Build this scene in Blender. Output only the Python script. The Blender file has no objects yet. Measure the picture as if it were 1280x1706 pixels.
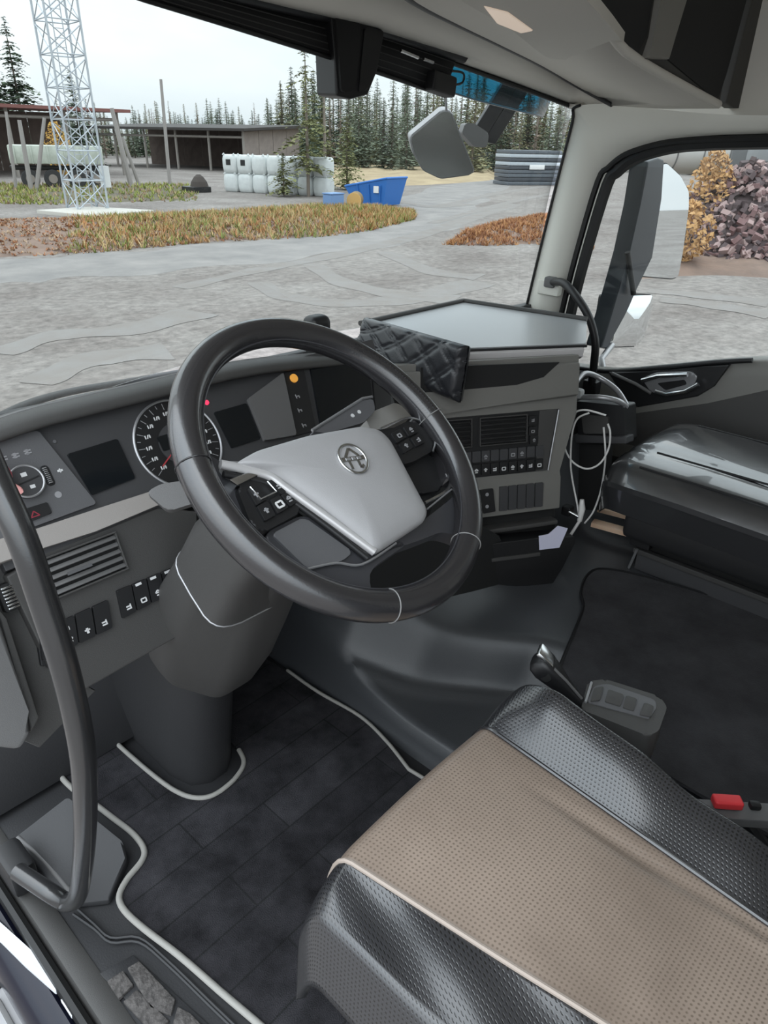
import bpy, bmesh, math, random
from mathutils import Vector, Matrix, noise

# ------------------------------------------------------------------ camera, sky, exposure
SC = bpy.context.scene
COL = SC.collection
FPX, PITCH, YAW, ROLL = 1170.0, math.radians(27.8), math.radians(48.0), math.radians(1.3)
CAM = Vector((0.0, 0.0, 1.30))
_F = Vector((math.sin(YAW)*math.cos(PITCH), math.cos(YAW)*math.cos(PITCH), -math.sin(PITCH)))
_R0 = Vector((math.cos(YAW), -math.sin(YAW), 0.0))
_U0 = _R0.cross(_F)
_R = _R0*math.cos(ROLL) + _U0*math.sin(ROLL)
_U = _U0*math.cos(ROLL) - _R0*math.sin(ROLL)
cd = bpy.data.cameras.new('camera')
cam = bpy.data.objects.new('camera', cd)
COL.objects.link(cam)
cam.matrix_world = Matrix(((_R.x, _U.x, -_F.x, CAM.x), (_R.y, _U.y, -_F.y, CAM.y), (_R.z, _U.z, -_F.z, CAM.z), (0, 0, 0, 1)))
cd.sensor_fit = 'VERTICAL'
cd.sensor_height = 36.0
cd.sensor_width = 27.0
cd.lens = 36.0*FPX/1706.0
cd.clip_start = 0.02
cd.clip_end = 2000
SC.camera = cam

SKY = 1.6
wd = bpy.data.worlds.new('overcast_sky')
SC.world = wd
wd.use_nodes = True
nt = wd.node_tree
nt.nodes.clear()
wo = nt.nodes.new('ShaderNodeOutputWorld')
bg = nt.nodes.new('ShaderNodeBackground')
tc = nt.nodes.new('ShaderNodeTexCoord')
mp = nt.nodes.new('ShaderNodeMapping')
mp.inputs['Scale'].default_value = (1.0, 1.0, 3.0)
nz = nt.nodes.new('ShaderNodeTexNoise')
nz.inputs['Scale'].default_value = 2.2
nz.inputs['Detail'].default_value = 5
cr = nt.nodes.new('ShaderNodeValToRGB')
cr.color_ramp.elements[0].position = 0.32
cr.color_ramp.elements[0].color = (0.66, 0.76, 0.84, 1)
cr.color_ramp.elements[1].position = 0.68
cr.color_ramp.elements[1].color = (0.90, 0.94, 0.97, 1)
nt.links.new(tc.outputs['Generated'], mp.inputs['Vector'])
nt.links.new(mp.outputs['Vector'], nz.inputs['Vector'])
nt.links.new(nz.outputs['Fac'], cr.inputs['Fac'])
nt.links.new(cr.outputs['Color'], bg.inputs['Color'])
# overcast luminance: brighter towards the zenith, (1 + 2 sin elevation) / 3
sx = nt.nodes.new('ShaderNodeSeparateXYZ')
ms = nt.nodes.new('ShaderNodeMath'); ms.operation = 'MAXIMUM'; ms.inputs[1].default_value = 0.0
ma = nt.nodes.new('ShaderNodeMath'); ma.operation = 'MULTIPLY_ADD'
ma.inputs[1].default_value = 2.0*SKY
ma.inputs[2].default_value = SKY
nt.links.new(tc.outputs['Generated'], sx.inputs['Vector'])
nt.links.new(sx.outputs['Z'], ms.inputs[0])
nt.links.new(ms.outputs[0], ma.inputs[0])
nt.links.new(ma.outputs[0], bg.inputs['Strength'])
nt.links.new(bg.outputs['Background'], wo.inputs['Surface'])

SC.view_settings.view_transform = 'Standard'
SC.view_settings.look = 'None'
SC.view_settings.gamma = 1.0
SC.view_settings.use_curve_mapping = False
SC.view_settings.exposure = 0.0

# ------------------------------------------------------------------ measuring helpers (photo pixel -> point on a real surface)
def ray(px, py):
    return (_R*((px-640)/FPX) - _U*((py-853)/FPX) + _F).normalized()
def onp(px, py, P, N):
    d = ray(px, py)
    return CAM + d*((Vector(P)-CAM).dot(N)/d.dot(N))
def on(px, py, ax, v):
    d = ray(px, py)
    i = 'xyz'.index(ax)
    return CAM + d*((v-CAM[i])/d[i])

class Frame:
    def __init__(s, O, u, n):
        s.O = Vector(O)
        s.n = Vector(n).normalized()
        u = Vector(u)
        s.u = (u - s.n*u.dot(s.n)).normalized()
        s.v = s.n.cross(s.u)
    def uv(s, px, py, h=0.0):
        d = onp(px, py, s.O+s.n*h, s.n) - s.O
        return (d.dot(s.u), d.dot(s.v))
    def uvs(s, pts, h=0.0):
        return [s.uv(x, y, h) for x, y in pts]
    def p(s, u, v, h=0.0):
        return s.O + s.u*u + s.v*v + s.n*h

# ------------------------------------------------------------------ materials
MATS = {}
def mat(name, col, rough=0.5, metal=0.0, spec=0.5, bump=None, var=None, coat=0.0, sheen=0.0, emit=None, coords='Object'):
    """bump=(scale,strength[,detail]); var=(scale, amount, colour2)"""
    if name in MATS:
        return MATS[name]
    m = bpy.data.materials.new(name)
    m.use_nodes = True
    t = m.node_tree
    b = t.nodes['Principled BSDF']
    b.inputs['Base Color'].default_value = (*col, 1)
    b.inputs['Roughness'].default_value = rough
    b.inputs['Metallic'].default_value = metal
    b.inputs['Specular IOR Level'].default_value = spec
    b.inputs['Coat Weight'].default_value = coat
    b.inputs['Sheen Weight'].default_value = sheen
    if emit:
        b.inputs['Emission Color'].default_value = (*emit[0], 1)
        b.inputs['Emission Strength'].default_value = emit[1]
    if bump or var:
        c = t.nodes.new('ShaderNodeTexCoord')
    if bump:
        n = t.nodes.new('ShaderNodeTexNoise')
        n.inputs['Scale'].default_value = bump[0]
        n.inputs['Detail'].default_value = bump[2] if len(bump) > 2 else 2
        bp = t.nodes.new('ShaderNodeBump')
        bp.inputs['Strength'].default_value = bump[1]
        bp.inputs['Distance'].default_value = 0.002 if len(bump) < 4 else bump[3]
        t.links.new(c.outputs[coords], n.inputs['Vector'])
        t.links.new(n.outputs['Fac'], bp.inputs['Height'])
        t.links.new(bp.outputs['Normal'], b.inputs['Normal'])
    if var:
        n2 = t.nodes.new('ShaderNodeTexNoise')
        n2.inputs['Scale'].default_value = var[0]
        n2.inputs['Detail'].default_value = 6
        n2.inputs['Roughness'].default_value = 0.62
        r = t.nodes.new('ShaderNodeValToRGB')
        r.color_ramp.elements[0].position = 0.5 - var[1]
        r.color_ramp.elements[1].position = 0.5 + var[1]
        r.color_ramp.elements[0].color = (*col, 1)
        r.color_ramp.elements[1].color = (*var[2], 1)
        t.links.new(c.outputs[coords], n2.inputs['Vector'])
        t.links.new(n2.outputs['Fac'], r.inputs['Fac'])
        t.links.new(r.outputs['Color'], b.inputs['Base Color'])
    MATS[name] = m
    return m

def glass_mat(name, tint, refl=1.0, rough=0.0):
    m = bpy.data.materials.new(name)
    m.use_nodes = True
    t = m.node_tree
    t.nodes.clear()
    o = t.nodes.new('ShaderNodeOutputMaterial')
    tr = t.nodes.new('ShaderNodeBsdfTransparent')
    tr.inputs['Color'].default_value = (*tint, 1)
    gl = t.nodes.new('ShaderNodeBsdfGlossy')
    gl.inputs['Roughness'].default_value = rough
    # Schlick reflectance, the same from both sides of the pane
    lw = t.nodes.new('ShaderNodeLayerWeight')
    lw.inputs['Blend'].default_value = 0.5
    pw = t.nodes.new('ShaderNodeMath'); pw.operation = 'POWER'; pw.inputs[1].default_value = 5.0
    fr = t.nodes.new('ShaderNodeMath'); fr.operation = 'MULTIPLY_ADD'; fr.inputs[1].default_value = 0.96; fr.inputs[2].default_value = 0.04
    t.links.new(lw.outputs['Facing'], pw.inputs[0])
    t.links.new(pw.outputs[0], fr.inputs[0])
    mu = t.nodes.new('ShaderNodeMath')
    mu.operation = 'MULTIPLY'
    mu.inputs[1].default_value = refl
    mx = t.nodes.new('ShaderNodeMixShader')
    t.links.new(fr.outputs[0], mu.inputs[0])
    t.links.new(mu.outputs[0], mx.inputs['Fac'])
    t.links.new(tr.outputs['BSDF'], mx.inputs[1])
    t.links.new(gl.outputs['BSDF'], mx.inputs[2])
    t.links.new(mx.outputs['Shader'], o.inputs['Surface'])
    return m

def perforated(name, col, hole, rough, pitch=0.0056, var=None, spec=0.5, wrinkle=0.25):
    m = mat(name, col, rough, spec=spec)
    t = m.node_tree
    b = t.nodes['Principled BSDF']
    c = t.nodes.new('ShaderNodeTexCoord')
    sc = t.nodes.new('ShaderNodeVectorMath'); sc.operation = 'MULTIPLY'
    sc.inputs[1].default_value = (1/pitch, 1/pitch, 0)
    fr = t.nodes.new('ShaderNodeVectorMath'); fr.operation = 'FRACTION'
    sb = t.nodes.new('ShaderNodeVectorMath'); sb.operation = 'SUBTRACT'
    sb.inputs[1].default_value = (0.5, 0.5, 0)
    ln = t.nodes.new('ShaderNodeVectorMath'); ln.operation = 'LENGTH'
    mr = t.nodes.new('ShaderNodeMapRange')
    mr.inputs['From Min'].default_value = 0.14
    mr.inputs['From Max'].default_value = 0.32
    nz_ = t.nodes.new('ShaderNodeTexNoise')
    nz_.inputs['Scale'].default_value = 5.0
    nz_.inputs['Detail'].default_value = 6
    rp = t.nodes.new('ShaderNodeValToRGB')
    c2 = var if var else tuple(x*0.8 for x in col)
    rp.color_ramp.elements[0].position = 0.35
    rp.color_ramp.elements[1].position = 0.65
    rp.color_ramp.elements[0].color = (*c2, 1)
    rp.color_ramp.elements[1].color = (*col, 1)
    mx = t.nodes.new('ShaderNodeMix'); mx.data_type = 'RGBA'
    mx.inputs['A'].default_value = (*hole, 1)
    w = t.nodes.new('ShaderNodeTexNoise')
    w.inputs['Scale'].default_value = 7
    w.inputs['Detail'].default_value = 4
    b1 = t.nodes.new('ShaderNodeBump')
    b1.inputs['Strength'].default_value = wrinkle
    b1.inputs['Distance'].default_value = 0.01
    b2 = t.nodes.new('ShaderNodeBump')
    b2.inputs['Strength'].default_value = 0.22
    b2.inputs['Distance'].default_value = 0.0015
    L = t.links.new
    L(c.outputs['UV'], sc.inputs[0]); L(sc.outputs[0], fr.inputs[0]); L(fr.outputs[0], sb.inputs[0])
    L(sb.outputs[0], ln.inputs[0]); L(ln.outputs['Value'], mr.inputs['Value'])
    L(c.outputs['Object'], nz_.inputs['Vector']); L(nz_.outputs['Fac'], rp.inputs['Fac'])
    L(mr.outputs['Result'], mx.inputs['Factor']); L(rp.outputs['Color'], mx.inputs['B'])
    L(mx.outputs['Result'], b.inputs['Base Color'])
    L(c.outputs['Object'], w.inputs['Vector']); L(w.outputs['Fac'], b1.inputs['Height'])
    L(b1.outputs['Normal'], b2.inputs['Normal']); L(mr.outputs['Result'], b2.inputs['Height'])
    L(b2.outputs['Normal'], b.inputs['Normal'])
    return m

M = {}
M['dash'] = mat('dark_grained_plastic', (0.064, 0.062, 0.060), 0.55, bump=(900, 0.25))
M['dash_mid'] = mat('mid_grey_plastic', (0.135, 0.133, 0.132), 0.5, bump=(900, 0.2))
M['panel'] = mat('grey_panel_plastic', (0.115, 0.115, 0.120), 0.5, bump=(900, 0.15))
M['panel_dark'] = mat('charcoal_panel_plastic', (0.055, 0.055, 0.058), 0.5)
M['black'] = mat('black_plastic', (0.014, 0.014, 0.015), 0.45)
M['black_matte'] = mat('matte_black_plastic', (0.012, 0.012, 0.012), 0.8)
M['screen'] = mat('dark_screen_glass', (0.008, 0.010, 0.012), 0.12)
M['taupe'] = mat('taupe_trim_plastic', (0.36, 0.335, 0.315), 0.5, bump=(700, 0.15))
M['stack_grey'] = mat('olive_grey_plastic', (0.20, 0.195, 0.18), 0.5, bump=(800, 0.2))
M['pillar'] = mat('pale_pillar_plastic', (0.80, 0.79, 0.72), 0.6, bump=(600, 0.15))
M['liner'] = mat('beige_headliner_plastic', (0.68, 0.65, 0.59), 0.65, bump=(500, 0.15))
M['liner_dark'] = mat('dark_taupe_headliner', (0.06, 0.057, 0.052), 0.7)
M['white_print'] = mat('white_icon_print', (0.75, 0.75, 0.75), 0.6)
M['grey_print'] = mat('grey_icon_print', (0.33, 0.33, 0.34), 0.6)
M['chrome'] = mat('brushed_chrome', (0.72, 0.73, 0.74), 0.22, metal=1.0)
M['satin'] = mat('satin_silver_plastic', (0.42, 0.42, 0.43), 0.35, metal=0.6)
M['hub'] = mat('silver_grey_hub_plastic', (0.40, 0.395, 0.40), 0.42, bump=(800, 0.12))
M['leather'] = mat('black_wheel_leather', (0.024, 0.023, 0.025), 0.27, bump=(420, 0.08), spec=1.0, coat=0.4)
M['thread'] = mat('pale_grey_thread', (0.25, 0.245, 0.24), 0.8)
M['gloss_spoke'] = mat('dark_gloss_spoke_plastic', (0.05, 0.05, 0.055), 0.3)
M['mat_carpet'] = mat('black_floor_carpet', (0.020, 0.019, 0.021), 0.95, spec=0.2, bump=(350, 0.6, 4), var=(6, 0.16, (0.050, 0.049, 0.053)), sheen=0.1)
M['rubber'] = mat('black_rubber', (0.028, 0.028, 0.030), 0.55, bump=(300, 0.2))
M['tunnel'] = mat('dark_vinyl_tunnel', (0.055, 0.058, 0.063), 0.34, bump=(500, 0.2), spec=0.6)
M['piping'] = mat('pale_grey_piping', (0.34, 0.33, 0.305), 0.7, bump=(400, 0.3))
M['red'] = mat('red_button_plastic', (0.80, 0.05, 0.06), 0.4)
M['bodypaint'] = mat('dark_blue_body_paint', (0.006, 0.007, 0.016), 0.2, spec=0.4)
M['sill_glint'] = mat('white_sill_glint', (0.75, 0.77, 0.80), 0.3)  # white that paints reflections onto the dark glossy sill
M['mirror'] = mat('mirror_glass', (0.88, 0.90, 0.91), 0.015, metal=1.0)
M['cable'] = mat('white_cable_rubber', (0.78, 0.77, 0.75), 0.45)
M['paper'] = mat('pale_lilac_paper', (0.70, 0.70, 0.86), 0.8)
M['seal'] = mat('black_rubber_seal', (0.008, 0.008, 0.008), 0.5)
M['seat_black'] = perforated('black_perforated_leather', (0.034, 0.034, 0.037), (0.004, 0.004, 0.004), 0.24, spec=1.0, wrinkle=0.12)
M['seat_beige'] = perforated('beige_perforated_leather', (0.315, 0.248, 0.200), (0.17, 0.13, 0.10), 0.34, var=(0.235, 0.182, 0.145), wrinkle=0.55)
M['pax_leather'] = mat('smooth_black_leather', (0.03, 0.03, 0.032), 0.30, spec=1.0, coat=1.0, bump=(10, 0.2, 3, 0.01))
M['glass'] = glass_mat('clear_glass', (0.82, 0.832, 0.82), 0.7)
M['glass_side'] = glass_mat('side_window_glass', (0.82, 0.832, 0.82), 0.7)
M['tint'] = glass_mat('teal_tinted_acrylic', (0.10, 0.36, 0.46), 0.8, 0.05)
M['lens'] = mat('frosted_lamp_lens', (0.80, 0.70, 0.62), 0.35, emit=((1.0, 0.78, 0.6), 0.35))  # emission paints a warm reflection onto the unlit lens

# ------------------------------------------------------------------ mesh helpers
WL = {}
def _mesh(name, bm, m, smooth):
    me = bpy.data.meshes.new(name)
    bmesh.ops.recalc_face_normals(bm, faces=bm.faces[:])
    bm.to_mesh(me)
    bm.free()
    if m is not None:
        me.materials.append(m)
    if smooth is not None:
        me.polygons.foreach_set('use_smooth', [True]*len(me.polygons))
        me.set_sharp_from_angle(angle=math.radians(smooth))
    return me
def finish(name, bm, m, parent=None, smooth=38, wn=False, label=None):
    if isinstance(m, str):
        m = M[m]
    vs = [v.co for v in bm.verts]
    lo = Vector((min(v.x for v in vs), min(v.y for v in vs), min(v.z for v in vs)))
    hi = Vector((max(v.x for v in vs), max(v.y for v in vs), max(v.z for v in vs)))
    c = (lo+hi)/2
    for v in bm.verts:
        v.co -= c
    o = bpy.data.objects.new(name, _mesh(name, bm, m, smooth))
    COL.objects.link(o)
    WL[o.name] = c
    if parent is not None:
        o.parent = parent
        o.location = c - WL[parent.name]
    else:
        o.location = c
    if wn:
        w = o.modifiers.new('weighted', 'WEIGHTED_NORMAL')
        w.keep_sharp = True
    if label:
        o['label'] = label
    return o
def thing(name, loc, label, cat, group=None):
    o = bpy.data.objects.new(name, None)
    COL.objects.link(o)
    o.location = loc
    o.empty_display_size = 0.05
    WL[o.name] = Vector(loc)
    return tag(o, label, cat, group)
def tag(o, label=None, cat=None, group=None, kind=None):
    if label: o['label'] = label
    if cat: o['category'] = cat
    if group: o['group'] = group
    if kind: o['kind'] = kind
    return o
def struct(o):
    o['kind'] = 'structure'
    return o
def dup(root, loc, rotz=0.0, scale=1.0, label=None):
    r = root.copy()
    COL.objects.link(r)
    r.location = loc
    r.rotation_euler = (0, 0, rotz)
    r.scale = (scale, scale, scale) if not isinstance(scale, tuple) else scale
    if label: r['label'] = label
    for ch in list(root.children):
        k = ch.copy()
        COL.objects.link(k)
        k.parent = r
        for g in list(ch.children):
            q = g.copy()
            COL.objects.link(q)
            q.parent = k
    return r

def bm_poly(bm, pts):
    vs = [bm.verts.new(p) for p in pts]
    return bm.faces.new(vs)
def bm_prism(bm, bot, top, bevel=0.0, seg=2):
    """closed prism between two point loops of the same length"""
    a = [bm.verts.new(p) for p in bot]
    b = [bm.verts.new(p) for p in top]
    n = len(a)
    bm.faces.new(a[::-1])
    ft = bm.faces.new(b)
    for i in range(n):
        bm.faces.new((a[i], a[(i+1) % n], b[(i+1) % n], b[i]))
    if bevel > 0:
        es = list(ft.edges)
        for i in range(n):
            d1 = (Vector(bot[i])-Vector(bot[i-1])).normalized()
            d2 = (Vector(bot[(i+1) % n])-Vector(bot[i])).normalized()
            if d1.dot(d2) < 0.85:
                e = bm.edges.get((a[i], b[i]))
                if e: es.append(e)
        bmesh.ops.bevel(bm, geom=es, offset=bevel, segments=seg, profile=0.5, affect='EDGES', clamp_overlap=True)
def bm_box(bm, c, s, rot=None, bevel=0.0, seg=2):
    r = bmesh.ops.create_cube(bm, size=1.0)
    vs = r['verts']
    for v in vs:
        q = Vector((v.co.x*s[0], v.co.y*s[1], v.co.z*s[2]))
        if rot is not None:
            q = rot @ q
        v.co = q + Vector(c)
    if bevel > 0:
        es = list({e for v in vs for e in v.link_edges})
        bmesh.ops.bevel(bm, geom=es, offset=bevel, segments=seg, profile=0.5, affect='EDGES', clamp_overlap=True)
def bm_tube(bm, pts, rad, seg=10, closed=False, cap=True, flat=1.0):
    pts = [Vector(p) for p in pts]
    n = len(pts)
    rads = rad if isinstance(rad, (list, tuple)) else [rad]*n
    tans = []
    for i in range(n):
        if closed:
            t = pts[(i+1) % n]-pts[i-1]
        else:
            t = pts[min(i+1, n-1)]-pts[max(i-1, 0)]
        tans.append(t.normalized())
    ref = Vector((0, 0, 1)) if abs(tans[0].z) < 0.9 else Vector((1, 0, 0))
    nrm = (ref - tans[0]*ref.dot(tans[0])).normalized()
    rings = []
    for i in range(n):
        nrm = (nrm - tans[i]*nrm.dot(tans[i])).normalized()
        bi = tans[i].cross(nrm)
        rings.append([bm.verts.new(pts[i] + (nrm*math.cos(a)*flat + bi*math.sin(a))*rads[i]) for a in [2*math.pi*k/seg for k in range(seg)]])
    for i in range(n if closed else n-1):
        A_, B_ = rings[i], rings[(i+1) % n]
        for k in range(seg):
            bm.faces.new((A_[k], A_[(k+1) % seg], B_[(k+1) % seg], B_[k]))
    if cap and not closed:
        bm.faces.new(rings[0][::-1])
        bm.faces.new(rings[-1])
def bm_loft(bm, rings, cap=True, closed=True):
    R_ = [[bm.verts.new(p) for p in r] for r in rings]
    n = len(R_[0])
    for i in range(len(R_)-1):
        for k in range(n if closed else n-1):
            bm.faces.new((R_[i][k], R_[i][(k+1) % n], R_[i+1][(k+1) % n], R_[i+1][k]))
    if cap and closed:
        bm.faces.new(R_[0][::-1])
        bm.faces.new(R_[-1])
    return R_
def bm_grid(bm, nu, nv, f):
    g = [[bm.verts.new(f(i/(nu-1), j/(nv-1))) for j in range(nv)] for i in range(nu)]
    for i in range(nu-1):
        for j in range(nv-1):
            bm.faces.new((g[i][j], g[i+1][j], g[i+1][j+1], g[i][j+1]))
    return g
def spline(pts, n=8, closed=False):
    pts = [Vector(p) for p in pts]
    out = []
    m = len(pts)
    for i in range(m if closed else m-1):
        if closed:
            p0, p1, p2, p3 = pts[i-1], pts[i], pts[(i+1) % m], pts[(i+2) % m]
        else:
            p0, p1, p2, p3 = pts[max(i-1, 0)], pts[i], pts[i+1], pts[min(i+2, m-1)]
        for k in range(n):
            t = k/n
            out.append(0.5*((2*p1) + (p2-p0)*t + (2*p0-5*p1+4*p2-p3)*t*t + (3*p1-p0-3*p2+p3)*t**3))
    if not closed:
        out.append(pts[-1])
    return out
def rounded(poly, r, n=4):
    """round the corners of a 2-D polygon"""
    out = []
    m = len(poly)
    for i in range(m):
        p0, p1, p2 = Vector(poly[i-1]), Vector(poly[i]), Vector(poly[(i+1) % m])
        a = (p0-p1); b = (p2-p1)
        k = min(r, a.length*0.45, b.length*0.45)
        s = p1 + a.normalized()*k
        e = p1 + b.normalized()*k
        for j in range(n+1):
            t = j/n
            out.append(tuple((1-t)**2*s + 2*t*(1-t)*p1 + t*t*e))
    return out
def rect(u0, v0, u1, v1):
    return [(u0, v0), (u1, v0), (u1, v1), (u0, v1)]
def plate(name, fr, uv, h0, h1, m, parent=None, bevel=0.0015, rnd=0.0, wn=True, label=None):
    if rnd > 0:
        uv = rounded(uv, rnd)
    bm = bmesh.new()
    bm_prism(bm, [fr.p(u, v, h0) for u, v in uv], [fr.p(u, v, h1) for u, v in uv], bevel)
    return finish(name, bm, m, parent, 38, wn, label)
def box(name, c, s, m, parent=None, rot=None, bevel=0.003, label=None, seg=2):
    bm = bmesh.new()
    bm_box(bm, c, s, rot, bevel, seg)
    return finish(name, bm, m, parent, 38, True, label)
def tube(name, pts, rad, m, parent=None, seg=10, closed=False, flat=1.0, label=None):
    bm = bmesh.new()
    bm_tube(bm, pts, rad, seg, closed, True, flat)
    return finish(name, bm, m, parent, 50, False, label)
def disc(name, fr, u, v, r, h0, h1, m, parent=None, n=32, bevel=0.001):
    return plate(name, fr, [(u+r*math.cos(2*math.pi*k/n), v+r*math.sin(2*math.pi*k/n)) for k in range(n)], h0, h1, m, parent, bevel)
def ring_pts(fr, u, v, r, h, n=48):
    return [fr.p(u+r*math.cos(2*math.pi*k/n), v+r*math.sin(2*math.pi*k/n), h) for k in range(n)]
def glyph(name, fr, bars, h, m, parent):
    """flat printed mark made of short bars [(u0,v0,u1,v1,w)]"""
    bm = bmesh.new()
    for (u0, v0, u1, v1, w) in bars:
        d = Vector((u1-u0, v1-v0)); L_ = max(d.length, 1e-6); d /= L_
        q = Vector((-d.y, d.x))*w/2
        pts = [Vector((u0, v0))-q, Vector((u1, v1))-q, Vector((u1, v1))+q, Vector((u0, v0))+q]
        bm_prism(bm, [fr.p(p.x, p.y, h-0.0004) for p in pts], [fr.p(p.x, p.y, h+0.0004) for p in pts])
    return finish(name, bm, m, parent, None)
def sstep(a, b, x):
    t = max(0.0, min(1.0, (x-a)/(b-a)))
    return t*t*(3-2*t)
# ================================================================== the cab shell
XC, XH = 1.24, 1.03
def ws_top(x):
    k = abs(x-XC)/XH
    return Vector((x, 1.46-0.16*k*k, 1.55-0.136*k**1.6 if x > XC else 1.55+0.03*k))
def ws_bot(x):
    k = abs(x-XC)/XH
    return Vector((x, 1.62-0.26*k*k, 0.77))

def slab(name, lo, hi, m, bevel=0.0):
    lo = Vector(lo); hi = Vector(hi)
    return struct(box(name, (lo+hi)/2, hi-lo, m, bevel=bevel))

slab('floor', (0.165, -0.95, -0.04), (2.28, 1.50, 0.0), M['rubber'])
slab('ceiling', (0.16, -0.95, 2.00), (2.34, 1.25, 2.04), M['liner'])
slab('wall_rear', (0.16, -0.99, -0.04), (2.34, -0.95, 2.04), M['liner'])
slab('wall_right', (2.30, -0.95, 1.36), (2.34, 1.22, 2.00), M['liner'])
slab('wall_right_rear', (2.30, -0.95, 0.10), (2.34, 0.02, 1.36), M['liner'])

# bulkhead behind the pedals
bm = bmesh.new()
bm_loft(bm, [[(0.20, 1.30, 0.0), (2.28, 1.30, 0.0)], [(0.20, 1.44, 0.25), (2.28, 1.44, 0.25)], [(0.20, 1.50, 0.80), (2.28, 1.36, 0.80)]], closed=False)
w = finish('wall_front', bm, 'rubber'); struct(w)
sm = w.modifiers.new('s', 'SOLIDIFY'); sm.thickness = 0.03; sm.offset = 1

# engine tunnel: low shelf beside the mat, bulging side, flat top that climbs towards the bulkhead
_rid = [(1.45, 0.95), (1.18, 0.955), (1.02, 0.965), (0.86, 1.05), (0.76, 1.127), (0.644, 1.21), (0.5, 1.26), (0.2, 1.28), (-1.0, 1.28)]
def ridge(y):
    for (y0, x0), (y1, x1) in zip(_rid, _rid[1:]):
        if y0 >= y >= y1:
            t = (y0-y)/(y0-y1)
            return x0+(x1-x0)*t
    return _rid[-1][1]
def tun_z(x, y):
    d = (x-ridge(y))*0.85
    z = 0.075 + 0.125*sstep(0.0, 0.11, d)
    z += 0.012*math.exp(-((d-0.0)/0.012)**2)
    z += 0.30*sstep(0.80, 1.35, y)*sstep(-0.02, 0.22, d)
    z += 0.10*sstep(0.75, 1.25, y)
    if x < 1.0:
        z = z*sstep(0.955, 0.985, x)
    return z
bm = bmesh.new()
xs = [0.955, 0.962, 0.97, 0.978, 0.986] + [1.0+0.0125*i for i in range(0, 33)] + [1.45+0.06*i for i in range(0, 15)]
ys = [1.47-0.0175*i for i in range(0, 60)] + [0.40-0.1*i for i in range(0, 14)]
bm_grid(bm, len(xs), len(ys), lambda a, b: Vector((xs[round(a*(len(xs)-1))], ys[round(b*(len(ys)-1))], tun_z(xs[round(a*(len(xs)-1))], ys[round(b*(len(ys)-1))]))))
struct(finish('floor_tunnel', bm, 'tunnel', smooth=60))

# windscreen
bm = bmesh.new()
def _ws(a, b):
    x = 0.22 + 2.07*a
    p = ws_bot(x).lerp(ws_top(x), b)
    p.y += 0.03*math.sin(math.pi*b)
    return p
bm_grid(bm, 33, 9, _ws)
g = finish('window_1', bm, 'glass', smooth=60); struct(g)
sm = g.modifiers.new('s', 'SOLIDIFY'); sm.thickness = 0.005; sm.offset = 1
# black ceramic border and rubber along the edge of the windscreen
bm = bmesh.new()
edge = [_ws(1.0, k/10) for k in range(11)]
tp = [_ws(1-k/24, 1.0) for k in range(25)]
bm_tube(bm, [p+Vector((0, -0.008, -0.004)) for p in tp], 0.007, 8)
struct(finish('trim_windscreen_seal', bm, 'seal'))

# header strip between windscreen and overhead shelf
G = [on(560, -85, 'z', 1.535), on(690, 0, 'z', 1.53), on(760, 36, 'z', 1.525), on(830, 70, 'z', 1.515), on(905, 108, 'z', 1.497), on(960, 140, 'z', 1.465), on(1020, 173, 'x', 2.20)]
G0 = [Vector((0.22, G[0].y-0.02, 1.56)), Vector((0.55, G[0].y, 1.55))] + G
Gs = spline(G0, 4)
n = len(Gs)
row0 = []
for i, q in enumerate(Gs):
    x = 0.24 + (2.255-0.24)*((q.x-0.22)/(Gs[-1].x-0.22))
    row0.append(ws_top(x)+Vector((0, -0.012, 0.0)))
row1 = [a.lerp(b, 0.5)+Vector((0, 0, -0.006)) for a, b in zip(row0, Gs)]
bm = bmesh.new()
bm_loft(bm, [row0, row1, Gs], closed=False)
o = finish('trim_header', bm, 'liner', smooth=60); struct(o)
sm = o.modifiers.new('s', 'SOLIDIFY'); sm.thickness = 0.012; sm.offset = 1
sc_ = on(690, 42, 'z', 1.53)

# right-hand pillar and the trim over the door window
P0 = [on(876, 525, 'x', 2.235), on(900, 425, 'x', 2.235), on(930, 305, 'x', 2.235), on(956, 205, 'x', 2.235), on(962, 178, 'x', 2.225), on(1020, 173, 'x', 2.205), on(1100, 182, 'x', 2.20), on(1190, 190, 'x', 2.20), on(1280, 192, 'x', 2.20), on(1420, 190, 'x', 2.20)]
P1 = [on(930, 525, 'x', 2.27), on(950, 445, 'x', 2.27), on(974, 365, 'x', 2.27), on(1000, 290, 'x', 2.27), on(1020, 270, 'x', 2.27), on(1045, 252, 'x', 2.27), on(1105, 234, 'x', 2.27), on(1180, 226, 'x', 2.27), on(1280, 222, 'x', 2.27), on(1420, 214, 'x', 2.27)]
P0 = spline(P0, 5); P1 = spline(P1, 5)
ROWL = [p+Vector((0.05, 0.024, 0)) for p in P0]
mid = [a.lerp(b, 0.5)+Vector((-0.018, -0.012, 0)) for a, b in zip(P0, P1)]
bm = bmesh.new()
bm_loft(bm, [ROWL, P0, mid, P1, [p+Vector((0.05, 0.0, 0)) for p in P1]], closed=False)
o = finish('trim_pillar', bm, 'pillar', smooth=70); struct(o)
sl = spline(P0[0:16], 2)
bm = bmesh.new(); bm_tube(bm, [p+Vector((-0.002, 0.004, 0)) for p in P0[0:22]], 0.0045, 6)
finish('glass_edge_seal', bm, 'seal', o)
# small cap where the grab handle is bolted
q = on(912, 478, 'x', 2.235)
box('pillar_cap', q+Vector((0.0, -0.01, 0)), (0.03, 0.085, 0.05), M['pillar'], o, bevel=0.006)
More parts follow.
